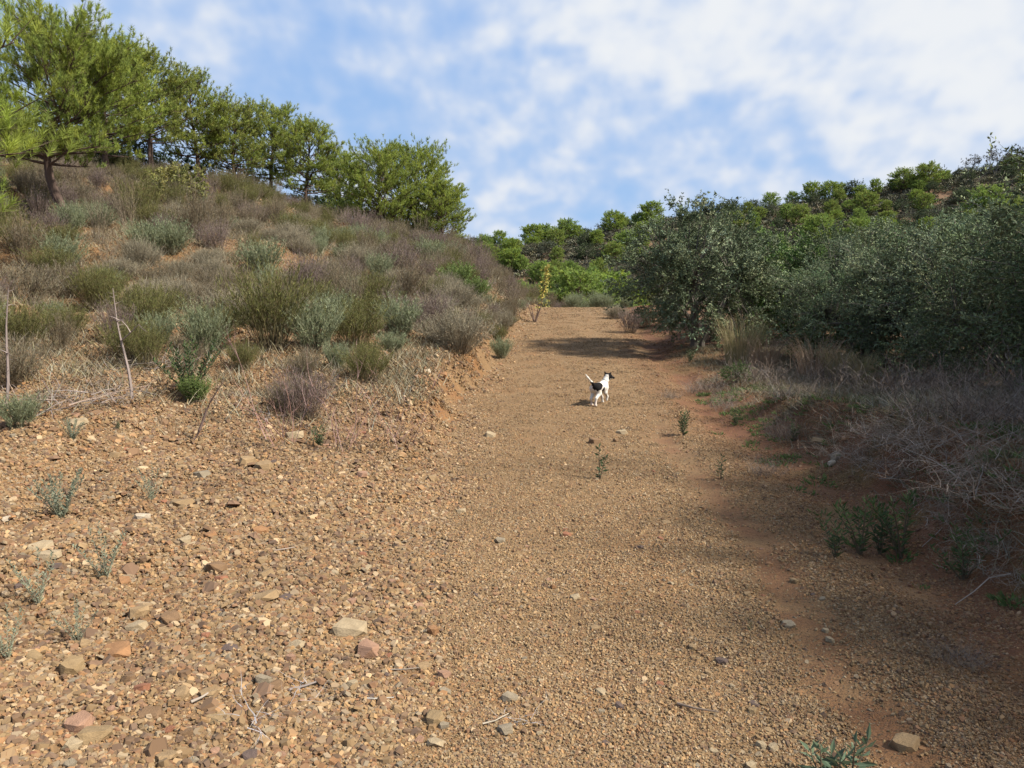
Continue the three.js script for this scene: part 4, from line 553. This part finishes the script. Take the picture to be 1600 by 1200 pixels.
const flatSlabs = [0, 1, 2, 3, 4, 5, 6].map(k => slab(901 + k, 0.16 + 0.03 * k)), blocks = [0, 1, 2, 3, 4].map(k => slab(921 + k, 0.30 + 0.05 * k, 17));
const TONES = { tan: [0.242, 0.160, 0.080], pale: [0.298, 0.227, 0.137], grey: [0.217, 0.174, 0.117], orange: [0.258, 0.131, 0.055], brown: [0.161, 0.093, 0.044], red: [0.234, 0.097, 0.049], purple: [0.092, 0.061, 0.049], pink: [0.274, 0.155, 0.096], olive: [0.228, 0.154, 0.075], white: [0.403, 0.334, 0.247] };
const stoneMats = {}; for (const k in TONES) { const m = stoneMats[k] = stoneMat.clone(); m.vertexColors = false; m.color.setRGB(...TONES[k]); m.name = `${k} stone`; }
const laid = [];
function stone(x, d, w, tone, block, k, turn, tilt, label, group) {
  const proto = new THREE.Mesh((block ? blocks : flatSlabs)[k % (block ? 5 : 7)], stoneMats[tone]); const th = w * (block ? 0.30 + 0.05 * (k % 5) : 0.16 + 0.03 * (k % 7)); laid.push([x, d, w / 2]);
  const o = place(proto, 'stone', x, d, { s: w, turn, tilt, tiltTo: turn * 2.1, sink: -th * 0.32, label, category: 'stone', group });
  return o;
}
[[548, 988, 60, 'pale', 1, 'large pale grey orange stone touching the salmon block in the foreground'], [574, 1020, 52, 'pink', 1, 'salmon coloured block in front of the large pale stone'], [412, 936, 52, 'tan', 0, 'wide tan slab beside the dark purple stone'], [447, 936, 26, 'purple', 0, 'dark purple stone at the end of the wide tan slab'], [216, 962, 36, 'tan', 1, 'upright tan block behind the pale triangular stone on the left'], [214, 982, 34, 'pale', 0, 'pale grey stone in front of the upright tan block'], [268, 970, 38, 'brown', 0, 'red brown slab right of the upright block'], [262, 984, 32, 'tan', 0, 'tan flake below the red brown slab'], [182, 1020, 56, 'orange', 0, 'striped orange slab below the upright block'], [114, 1048, 42, 'olive', 1, 'brown wedge stone left of the striped slab'], [150, 1152, 50, 'olive', 1, 'rounded tan stone with a grey stain at the lower left'], [124, 1134, 50, 'pink', 0, 'flat pinkish flake behind the stained stone'], [118, 1165, 34, 'pale', 0, 'pale flake at the foot of the stained stone'], [222, 1080, 28, 'red', 1, 'red orange wedge in the lower left foreground'], [283, 1090, 30, 'tan', 1, 'pale triangular stone beside the grey stick'], [347, 1124, 46, 'olive', 0, 'olive brown slab beside the twig heap'], [291, 1148, 30, 'brown', 1, 'pointed brown stone left of the twig heap'], [431, 1078, 32, 'brown', 1, 'orange brown stone next to the grey wedge'], [412, 1066, 28, 'grey', 1, 'grey wedge behind the orange brown stone'], [676, 988, 26, 'orange', 1, 'salmon stone right of the large pale stone'], [663, 1044, 28, 'tan', 1, 'tan block in the middle foreground'], [694, 1056, 26, 'pink', 1, 'pinkish rounded stone right of the tan block'], [680, 1126, 36, 'olive', 1, 'yellowish stone in the lower middle'], [694, 1136, 18, 'grey', 1, 'grey pebble against the yellowish stone'], [680, 1162, 30, 'pale', 0, 'pale flat stone at the bottom middle'], [655, 1157, 18, 'pink', 1, 'small pink pebble left of the pale flat stone'], [796, 1092, 30, 'grey', 0, 'grey flat stone in the lower centre'], [788, 1142, 34, 'grey', 0, 'grey tan slab below the grey flat stone'], [575, 1090, 24, 'purple', 0, 'dark stone under the white stick'], [695, 1080, 26, 'grey', 0, 'dark grey flake in the middle foreground'], [898, 934, 24, 'pale', 0, 'pale grey slab alone on the gravel path'], [1416, 1168, 46, 'tan', 1, 'large tan block at the lower right'], [1190, 1166, 18, 'pale', 1, 'left pale stone of the pair at the bottom right'], [1208, 1170, 18, 'pale', 1, 'right pale stone of the pair at the bottom right'], [886, 838, 16, 'red', 1, 'brick red stone on the middle of the path'], [781, 846, 24, 'grey', 1, 'grey stone left of the brick red stone'], [720, 800, 18, 'pale', 1, 'pale stone at the left side of the path'], [929, 692, 22, 'brown', 1, 'dark brown stone behind the green sprig on the path'], [962, 690, 13, 'brown', 1, 'small brown stone right of the dark brown one'], [972, 677, 22, 'pale', 0, 'pale flake beyond the brown stones on the path'], [766, 682, 26, 'pale', 0, 'pale flake left of the sprig on the path'], [461, 684, 34, 'pale', 1, 'big pale stone by the reddish twigs'], [413, 732, 32, 'tan', 1, 'tan block on the stony slope'], [387, 725, 32, 'tan', 1, 'tan block left of its neighbour on the stony slope'], [284, 788, 42, 'tan', 0, 'long tan slab on the left stones'], [122, 662, 32, 'pale', 0, 'pale flat stone at the foot of the dead branches'], [282, 732, 20, 'tan', 1, 'round topped tan stone above the long slab'], [316, 745, 34, 'grey', 0, 'grey tan slab right of the round topped stone'], [290, 848, 24, 'pale', 1, 'pale stone below the long tan slab'], [222, 812, 26, 'white', 1, 'whitish stone left of the long tan slab'], [10, 812, 22, 'white', 1, 'whitish stone at the left edge'], [65, 856, 36, 'pale', 0, 'pale slab at the left side'], [75, 870, 40, 'pale', 0, 'second pale slab at the left side'], [328, 838, 24, 'orange', 0, 'orange flake on the left stones'], [408, 832, 30, 'orange', 0, 'bright orange slab on the left stones'], [339, 890, 40, 'brown', 0, 'brown slab pile in the middle of the stones'], [1306, 716, 26, 'grey', 1, 'dark grey stone at the end of the berm'], [1286, 690, 32, 'tan', 0, 'flat tan stone on the berm'], [1322, 686, 16, 'orange', 1, 'orange stone behind the flat tan stone on the berm'], [1299, 726, 16, 'white', 1, 'whitish stone below the grey stone of the berm'], [1127, 1034, 22, 'purple', 1, 'dark grey stone in the half shade of the path'], [1316, 786, 14, 'orange', 1, 'orange stone on the mossy verge'], [1232, 978, 26, 'grey', 0, 'grey slab on the right half of the path'], [1297, 1002, 16, 'pale', 1, 'pale stone in the red gully'], [667, 583, 18, 'white', 1, 'whitish stone on the cut bank'], [690, 587, 22, 'orange', 1, 'orange block on the cut bank'], [652, 590, 20, 'pink', 0, 'pinkish slab on the cut bank'], [675, 592, 22, 'tan', 1, 'tan block on the cut bank'], [490, 640, 26, 'tan', 1, 'tan block under the dark heather'],
].forEach(([px, py, w, tone, block, label], k) => { const [x, d] = hit(px, py); stone(x, d, w / FPX * Math.hypot(x, d, 1.5) * 0.98, tone, block, k, k * 1.93, 0.10 + 0.12 * ((k * 0.37) % 1), label); });
{
  const r = rng(933), tones = ['tan', 'tan', 'pale', 'grey', 'orange', 'brown', 'olive', 'pink', 'tan', 'red', 'purple', 'pale'];
  let n = 0, guard = 0; const word = { tan: 'tan', pale: 'pale', grey: 'grey', orange: 'orange', brown: 'brown', olive: 'olive', pink: 'pinkish', red: 'rusty', purple: 'dark' };
  while (n < 235 && guard++ < 20000) {
    const py = 640 + 560 * Math.pow(r(), 0.75), px = (r() < 0.72 ? r() * 640 : 560 + 760 * r()); const [x, d] = hit(px, py), [sl, sr] = sides(x, d); if (sr > 0.9) continue;
    const w = (sl > 0 ? 0.045 + 0.085 * r() * r() : 0.032 + 0.04 * r() * r()) * (0.85 + d * 0.05); if (laid.some(s => Math.hypot(s[0] - x, s[1] - d) < s[2] + w * 0.5)) continue;
    const tone = pick(tones, r), place_ = `${sl > 0 ? 'on the stony verge' : 'on the gravel path'} ${py > 1030 ? 'along the bottom edge' : py > 880 ? 'near the salmon block' : py > 760 ? 'near the long tan slab' : 'just below the shrubs'}${sl > 0 ? (px < 230 ? ' far left' : px < 430 ? '' : ' beside the path') : (px < 860 ? ' left side' : ' right side')}`; stone(x, d, w, tone, r() < 0.3, Math.floor(r() * 35), r() * 6.28, r() * 0.35, `${w > 0.085 ? 'angular' : 'small angular'} ${word[tone]} stone ${place_}`, `small ${word[tone]} stones ${place_}`); n++;
  }
}
// gravel and chips, past counting: clusters of small broken stones
{
  const chipTones = [[0.223, 0.142, 0.068], [0.209, 0.127, 0.057], [0.259, 0.179, 0.096], [0.197, 0.131, 0.068], [0.217, 0.119, 0.053], [0.150, 0.087, 0.045], [0.197, 0.142, 0.087], [0.291, 0.212, 0.126], [0.184, 0.096, 0.048], [0.123, 0.077, 0.048], [0.213, 0.133, 0.061], [0.189, 0.118, 0.056]];
  const cluster = (seed, n, radius, size, flat) => { const r = rng(seed), S = new Geo();
    for (let k = 0; k < n; k++) { const a = r() * 6.28, q = Math.sqrt(r()) * radius, w = size * (0.30 + 0.35 * r() + 1.0 * Math.pow(r(), 4)), t = w * (flat * (0.6 + 0.8 * r())), c = tint(pick(chipTones, r), r, 0.22), m = 5 + Math.floor(r() * 2), turn = new THREE.Quaternion().setFromEuler(new THREE.Euler((r() - 0.5) * 0.9, r() * 6.28, (r() - 0.5) * 0.9)), el = 0.55 + 0.4 * r();
      const ring = y => { const out = []; for (let j = 0; j < m; j++) { const b = j / m * 6.28 + r() * 0.6, R = w / 2 * (0.8 + 0.35 * r()) * (y > 0 ? 0.78 : 1), v = new THREE.Vector3(Math.cos(b) * R, y * t / 2 * (0.7 + 0.5 * r()), Math.sin(b) * R * el).applyQuaternion(turn); out.push(S.v(v.x + Math.cos(a) * q, v.y + t * 0.10, v.z + Math.sin(a) * q, c)); } return out; };
      const lo = ring(-1), hi = ring(1); for (let j = 0; j < m; j++) { const j2 = (j + 1) % m; S.tri(lo[j], hi[j], hi[j2]); S.tri(lo[j], hi[j2], lo[j2]); if (j > 1) { S.tri(hi[0], hi[j], hi[j - 1]); S.tri(lo[0], lo[j - 1], lo[j]); } } }
    return S.geometry(); };
  const fine = [0, 1, 2, 3, 4, 5].map(k => cluster(941 + k, 34, 0.115, 0.0118, 0.55)), chips = [0, 1, 2, 3, 4, 5, 6, 7, 8, 9].map(k => cluster(951 + k, 24, 0.15, 0.031, 0.32));
  const r = rng(961), M = new THREE.Matrix4(), Q = new THREE.Quaternion(), Y = new THREE.Vector3(0, 1, 0), T = new THREE.Quaternion(), U = new THREE.Vector3();
  const rubble = [0, 1, 2, 3, 4, 5].map(k => cluster(971 + k, 5, 0.22, 0.074, 0.26));
  const lists = { fine: [], chips: [], rubble: [] };
  const lay = (x, d, kind, s) => { const e = 0.06, h = H(x, d); U.set(H(x - e, d) - H(x + e, d), 2 * e, -(H(x, d - e) - H(x, d + e))).normalize(); T.setFromUnitVectors(Y, U); Q.setFromAxisAngle(Y, r() * 6.28); Q.premultiply(T); const [sl, sr] = sides(x, d), g = 0.82 + 0.36 * r() + 0.25 * fbm(x * 0.9, d * 0.9, 17.5, 3), red = sr > -0.35 ? smooth(-0.35, 0.4, sr) : 0;
    lists[kind].push([M.clone().compose(new THREE.Vector3(x, h, -d), Q, new THREE.Vector3(s, s, s)), [g * mix(1, 0.85, red), g * mix(1, 0.72, red), g * mix(1, 0.66, red)]]); };
  let guard = 0, nf = 0, nc = 0; const NF = 20000, NC = 16500;
  while ((nf < NF || nc < NC) && guard++ < 600000) {
    const d = 1.9 * Math.pow(19, r()), x = -d * 0.72 - 0.3 + r() * (d * 1.1 + 1.6), [sl, sr] = sides(x, d); if (!inView(x, d) || d > 34 || (d < 9 && laid.some(s => Math.abs(s[0] - x) < s[2] + 0.02 && Math.abs(s[1] - d) < s[2] + 0.02))) continue;
    const s = 0.8 + d * 0.045;
    if (sl > -0.15) { const thin = (sl > 0.3 ? 1 - 0.55 * smooth(8.5, 12, d + 0.2 * sl) * smooth(1.2, 2, sl) : 1); if (nc < NC && r() < thin) { lay(x, d, 'chips', s * (0.75 + 0.7 * r())); nc++; if (r() < 0.075 * smooth(-0.1, 0.6, sl)) lay(x, d, 'rubble', s * (0.6 + 0.6 * r())); } if (nf < NF && r() < 0.5 * thin) { lay(x, d, 'fine', s); nf++; } }
    else if (sr < 0.05) { const gully = Math.abs((x - PC(d) - 0.66 * PW(d) - 0.12 * n3(d * 0.5, 0, 2)) / 0.17); if (gully < 1 && d < 9 && r() < 0.85) continue; if (nf < NF) { lay(x, d, 'fine', s * (0.8 + 0.5 * r())); nf++; } if (nc < NC && r() < 0.17 + 0.3 * smooth(-0.9, -0.1, sl)) { lay(x, d, 'chips', s * (0.5 + 0.45 * r())); nc++; } }
    else if (sr < 3 && r() < 0.5 * (1 - smooth(0.6, 2.4, sr)) + 0.06) { if (nf < NF) { lay(x, d, 'fine', s * (0.7 + 0.5 * r())); nf++; } if (nc < NC && r() < 0.4) { lay(x, d, 'chips', s * (0.5 + 0.5 * r())); nc++; } }
  }
  const holder = new THREE.Group(); holder.name = 'gravel'; tag(holder, 'loose tan gravel and slate chips strewn over the track and its stony verge', 'gravel', null, 'stuff');
  for (const [kind, shapes] of [['fine', fine], ['chips', chips], ['rubble', rubble]]) shapes.forEach((g, k) => { const mine = lists[kind].filter((_, q) => q % shapes.length === k), im = new THREE.InstancedMesh(g, gravelMat, mine.length); mine.forEach(([m, c], q) => { im.setMatrixAt(q, m); im.setColorAt(q, new THREE.Color().setRGB(...c)); }); im.name = { fine: 'fine_gravel', chips: 'slate_chips', rubble: 'slate_rubble' }[kind]; im.userData.kind = 'stuff'; holder.add(im); });
  scene.add(shadows(holder)); console.log('gravel', nf, nc, guard);
}
// sticks lying about
function stick(seed, pts, rad, color) { const S = new Geo(); S.tube(pts, pts.map((_, k) => rad * (1 - 0.5 * k / (pts.length - 1))), 6, color, rng(seed), 0.3); return S.mesh('stick', twigMat); }
for (const [px, py, len, rad, turn, color, label] of [[315, 1096, 0.09, 0.007, 1.0, [0.26, 0.22, 0.18], 'short grey stick beside the pale triangular stone'], [590, 1096, 0.13, 0.0045, 0.0, [0.36, 0.33, 0.28], 'thin white stick lying on the dark stone'], [640, 1048, 0.16, 0.003, 0.15, [0.2, 0.17, 0.14], 'thin grey twig left of the tan block'], [480, 1076, 0.15, 0.006, 0.6, [0.19, 0.16, 0.145], 'grey broken stick in the middle foreground'], [1090, 1112, 0.16, 0.005, -0.45, [0.16, 0.12, 0.09], 'dark curved stick on the path gravel'], [775, 1128, 0.12, 0.0035, 0.6, [0.3, 0.26, 0.2], 'pale straw beside the grey tan slab'], [445, 862, 0.12, 0.006, 0.5, [0.26, 0.21, 0.17], 'short pale stick on the middle stones'], [1085, 862, 0.0, 0, 0, 0, 0]]) { if (!label) continue; const [x, d] = hit(px, py); place(stick(px, [[-len / 2, rad * 1.8, 0], [-len * 0.1, rad * 2.6, 0.012], [len / 2, rad * 2, -0.004]], rad, color), 'stick', x, d, { turn, sink: -0.006, label, category: 'stick' }); }
for (const [px, py, s, label] of [[392, 1140, 0.95, 'small heap of grey twigs at the bottom left'], [470, 1085, 0.6, 'few grey twigs around the broken stick'], [820, 1135, 0.5, 'few dark twigs at the lower centre'], [420, 660, 1.4, 'grey twigs lying under the reddish stems']]) { const [x, d] = hit(px, py); place(litterTwig, 'twig_heap', x, d, { s, turn: px, sink: -0.004, label, category: 'twigs' }); }
for (const [px, py, len, turn, rise, label] of [[1440, 856, 0.42, 0.45, 0.16, 'long bare twig slanting down the dark bank'], [1492, 946, 0.42, 0.4, 0.12, 'thin pale twig reaching in from the right edge'], [1276, 666, 0.5, 0.35, 0.1, 'pale arched branch at the far end of the bank']]) { const [x, d] = hit(px, py), S = new Geo(); S.tube([[0, 0.005, 0], [len * 0.3, rise * 0.55, 0.015], [len * 0.65, rise * 0.92, -0.01], [len, rise, 0.01]], [0.002, 0.003, 0.004, 0.0045], 5, [0.25, 0.21, 0.18], rng(7), 0.2); place(S.mesh('fallen_branch', twigMat), 'fallen_branch', x, d, { turn, sink: 0, label, category: 'branch' }); }

// ------------------------------------------------------------------ the dog: trotting away up the path, head turned to the right, tail up
{
  const J = (x, y, z, r) => [x, y, z, r];
  const bones = [
    [J(-0.155, 0.292, 0, 0.073), J(-0.02, 0.282, 0, 0.072)], [J(-0.02, 0.282, 0, 0.072), J(0.12, 0.28, 0, 0.082)], [J(0.12, 0.262, 0, 0.075), J(0.16, 0.30, 0, 0.066)], [J(0.15, 0.31, 0, 0.058), J(0.225, 0.392, 0.012, 0.043)], [J(0.225, 0.392, 0.012, 0.043), J(0.255, 0.425, 0.022, 0.045)],
    [J(0.25, 0.432, 0.022, 0.047), J(0.272, 0.428, 0.042, 0.042)], [J(0.272, 0.424, 0.045, 0.032), J(0.318, 0.405, 0.095, 0.018)],
    [J(0.234, 0.466, -0.008, 0.018), J(0.226, 0.502, -0.022, 0.007)], [J(0.250, 0.464, 0.052, 0.018), J(0.268, 0.494, 0.072, 0.007)],
    [J(-0.20, 0.325, 0, 0.022), J(-0.245, 0.378, -0.018, 0.015)], [J(-0.245, 0.378, -0.018, 0.015), J(-0.30, 0.452, -0.06, 0.012)], [J(-0.30, 0.452, -0.06, 0.012), J(-0.325, 0.50, -0.085, 0.007)],
    [J(-0.15, 0.27, -0.042, 0.056), J(-0.105, 0.195, -0.055, 0.038)], [J(-0.105, 0.195, -0.055, 0.036), J(-0.185, 0.115, -0.055, 0.019)], [J(-0.185, 0.115, -0.055, 0.018), J(-0.165, 0.03, -0.055, 0.0135)], [J(-0.165, 0.022, -0.055, 0.015), J(-0.135, 0.015, -0.055, 0.014)],
    [J(-0.15, 0.27, 0.042, 0.056), J(-0.13, 0.195, 0.055, 0.038)], [J(-0.13, 0.195, 0.055, 0.036), J(-0.228, 0.13, 0.052, 0.019)], [J(-0.228, 0.13, 0.052, 0.018), J(-0.245, 0.032, 0.048, 0.0135)], [J(-0.245, 0.024, 0.048, 0.015), J(-0.215, 0.015, 0.048, 0.014)],
    [J(0.125, 0.255, 0.04, 0.048), J(0.105, 0.185, 0.052, 0.028)], [J(0.105, 0.185, 0.052, 0.026), J(0.175, 0.118, 0.052, 0.017)], [J(0.175, 0.118, 0.052, 0.016), J(0.165, 0.062, 0.05, 0.015)],
    [J(0.125, 0.255, -0.04, 0.048), J(0.145, 0.175, -0.05, 0.028)], [J(0.145, 0.175, -0.05, 0.026), J(0.20, 0.10, -0.05, 0.017)], [J(0.20, 0.10, -0.05, 0.016), J(0.225, 0.03, -0.05, 0.0135)], [J(0.225, 0.022, -0.05, 0.015), J(0.25, 0.015, -0.05, 0.014)],
  ];
  const N = 116, half = 0.36, cx = 0, cyy = 0.262, cz = 0, mc = new MarchingCubes(N, new THREE.MeshStandardMaterial(), false, false, 120000); mc.isolation = 0;
  const dist = (p, q, a) => { const bx = q[0] - p[0], by = q[1] - p[1], bz = q[2] - p[2], ax = a[0] - p[0], ay = a[1] - p[1], az = a[2] - p[2], t = clamp((ax * bx + ay * by + az * bz) / (bx * bx + by * by + bz * bz)); return Math.hypot(ax - bx * t, ay - by * t, az - bz * t) - mix(p[3], q[3], t); };
  const f = mc.field;
  for (let z = 0; z < N; z++) for (let y = 0; y < N; y++) for (let x = 0; x < N; x++) {
    const a = [cx + (x - N / 2) / (N / 2) * half, cyy + (y - N / 2) / (N / 2) * half, cz + (z - N / 2) / (N / 2) * half]; let s = 0; const K = 110;
    for (const [p, q] of bones) { const e = dist(p, q, a); if (e < 0.09) s += Math.exp(-K * e); }
    f[x + y * N + z * N * N] = s > 0 ? Math.log(s) / K : -0.09;
  }
  mc.update();
  const cnt = mc.count, P0 = mc.positionArray, N0 = mc.normalArray, pos = new Float32Array(cnt * 3), nor = new Float32Array(cnt * 3), col = new Float32Array(cnt * 3), WHITE = [0.53, 0.50, 0.455], BLACK = [0.008, 0.0075, 0.008], PINKW = [0.62, 0.47, 0.40];
  for (let k = 0; k < cnt; k++) {
    const x = P0[k * 3] * half + cx, y = P0[k * 3 + 1] * half + cyy, z = P0[k * 3 + 2] * half + cz; pos.set([x, y, z], k * 3); nor.set([N0[k * 3], N0[k * 3 + 1], N0[k * 3 + 2]], k * 3);
    const w = 0.012 * n3(x * 40, y * 40, z * 40), ell = (a, b, c, rx, ry, rz) => ((x - a) / rx) ** 2 + ((y - b) / ry) ** 2 + ((z - c) / rz) ** 2 < 1 + w * 20;
    let c = WHITE; if (y < 0.1 && x < 0.1) c = mix3(WHITE, PINKW, 0.35);
    if (ell(-0.145, 0.325, 0.035, 0.115, 0.095, 0.085) || ell(0.0, 0.235, 0.075, 0.045, 0.05, 0.05)) c = BLACK;
    if (x < -0.195 && y > 0.325 && y < 0.385) c = BLACK;
    if (y > 0.375 && x > 0.20) { const face = (x - 0.25) * 0.66 + (z - 0.022) * 0.75; if (face > 0.002 + w || y > 0.466 || z < 0.0 && y > 0.43 || ell(0.25, 0.45, 0.065, 0.04, 0.05, 0.03)) c = BLACK; if (face > 0.012 && Math.abs((x - 0.25) * 0.75 - (z - 0.022) * 0.66) < 0.008 && y > 0.41) c = WHITE; if (face > 0.03 && y < 0.40) c = WHITE; if (face > 0.088) c = BLACK; }
    const fur = 1 + 0.35 * n3(x * 130, y * 130, z * 130) + 0.25 * n3(x * 45, y * 45, z * 45), lift = 0.0022 * n3(x * 170, y * 170, z * 170); col.set([c[0] * fur, c[1] * fur, c[2] * fur], k * 3); for (let q = 0; q < 3; q++) pos[k * 3 + q] += N0[k * 3 + q] * lift;
  }
  const g = new THREE.BufferGeometry(); g.setAttribute('position', new THREE.BufferAttribute(pos, 3)); g.setAttribute('normal', new THREE.BufferAttribute(nor, 3)); g.setAttribute('color', new THREE.BufferAttribute(col, 3)); g.setIndex([...Array(cnt).keys()]);
  const dog = new THREE.Group(), coat = new THREE.MeshPhysicalMaterial({ vertexColors: true, roughness: 0.9, specularIntensity: 0.2 }), body = new THREE.Mesh(g, coat); coat.name = 'short coat'; body.name = 'body'; dog.add(body);
  const collar = new THREE.Mesh(new THREE.TorusGeometry(0.051, 0.0065, 8, 28), new THREE.MeshStandardMaterial({ color: new THREE.Color().setRGB(0.06, 0.11, 0.12), roughness: 0.6 })); collar.name = 'collar'; collar.position.set(0.186, 0.350, 0.006); collar.lookAt(0.25, 0.42, 0.02); dog.add(collar);
  const [x, d] = hit(928, 634); console.log('dog', x, d, cnt / 3);
  place(dog, 'dog', x + 0.09, d + 0.1, { s: 0.92, turn: 1.02, sink: 0.004, label: 'white dog with black patches trotting away up the path, tail raised', category: 'dog' });
}
renderer.render(scene, camera);
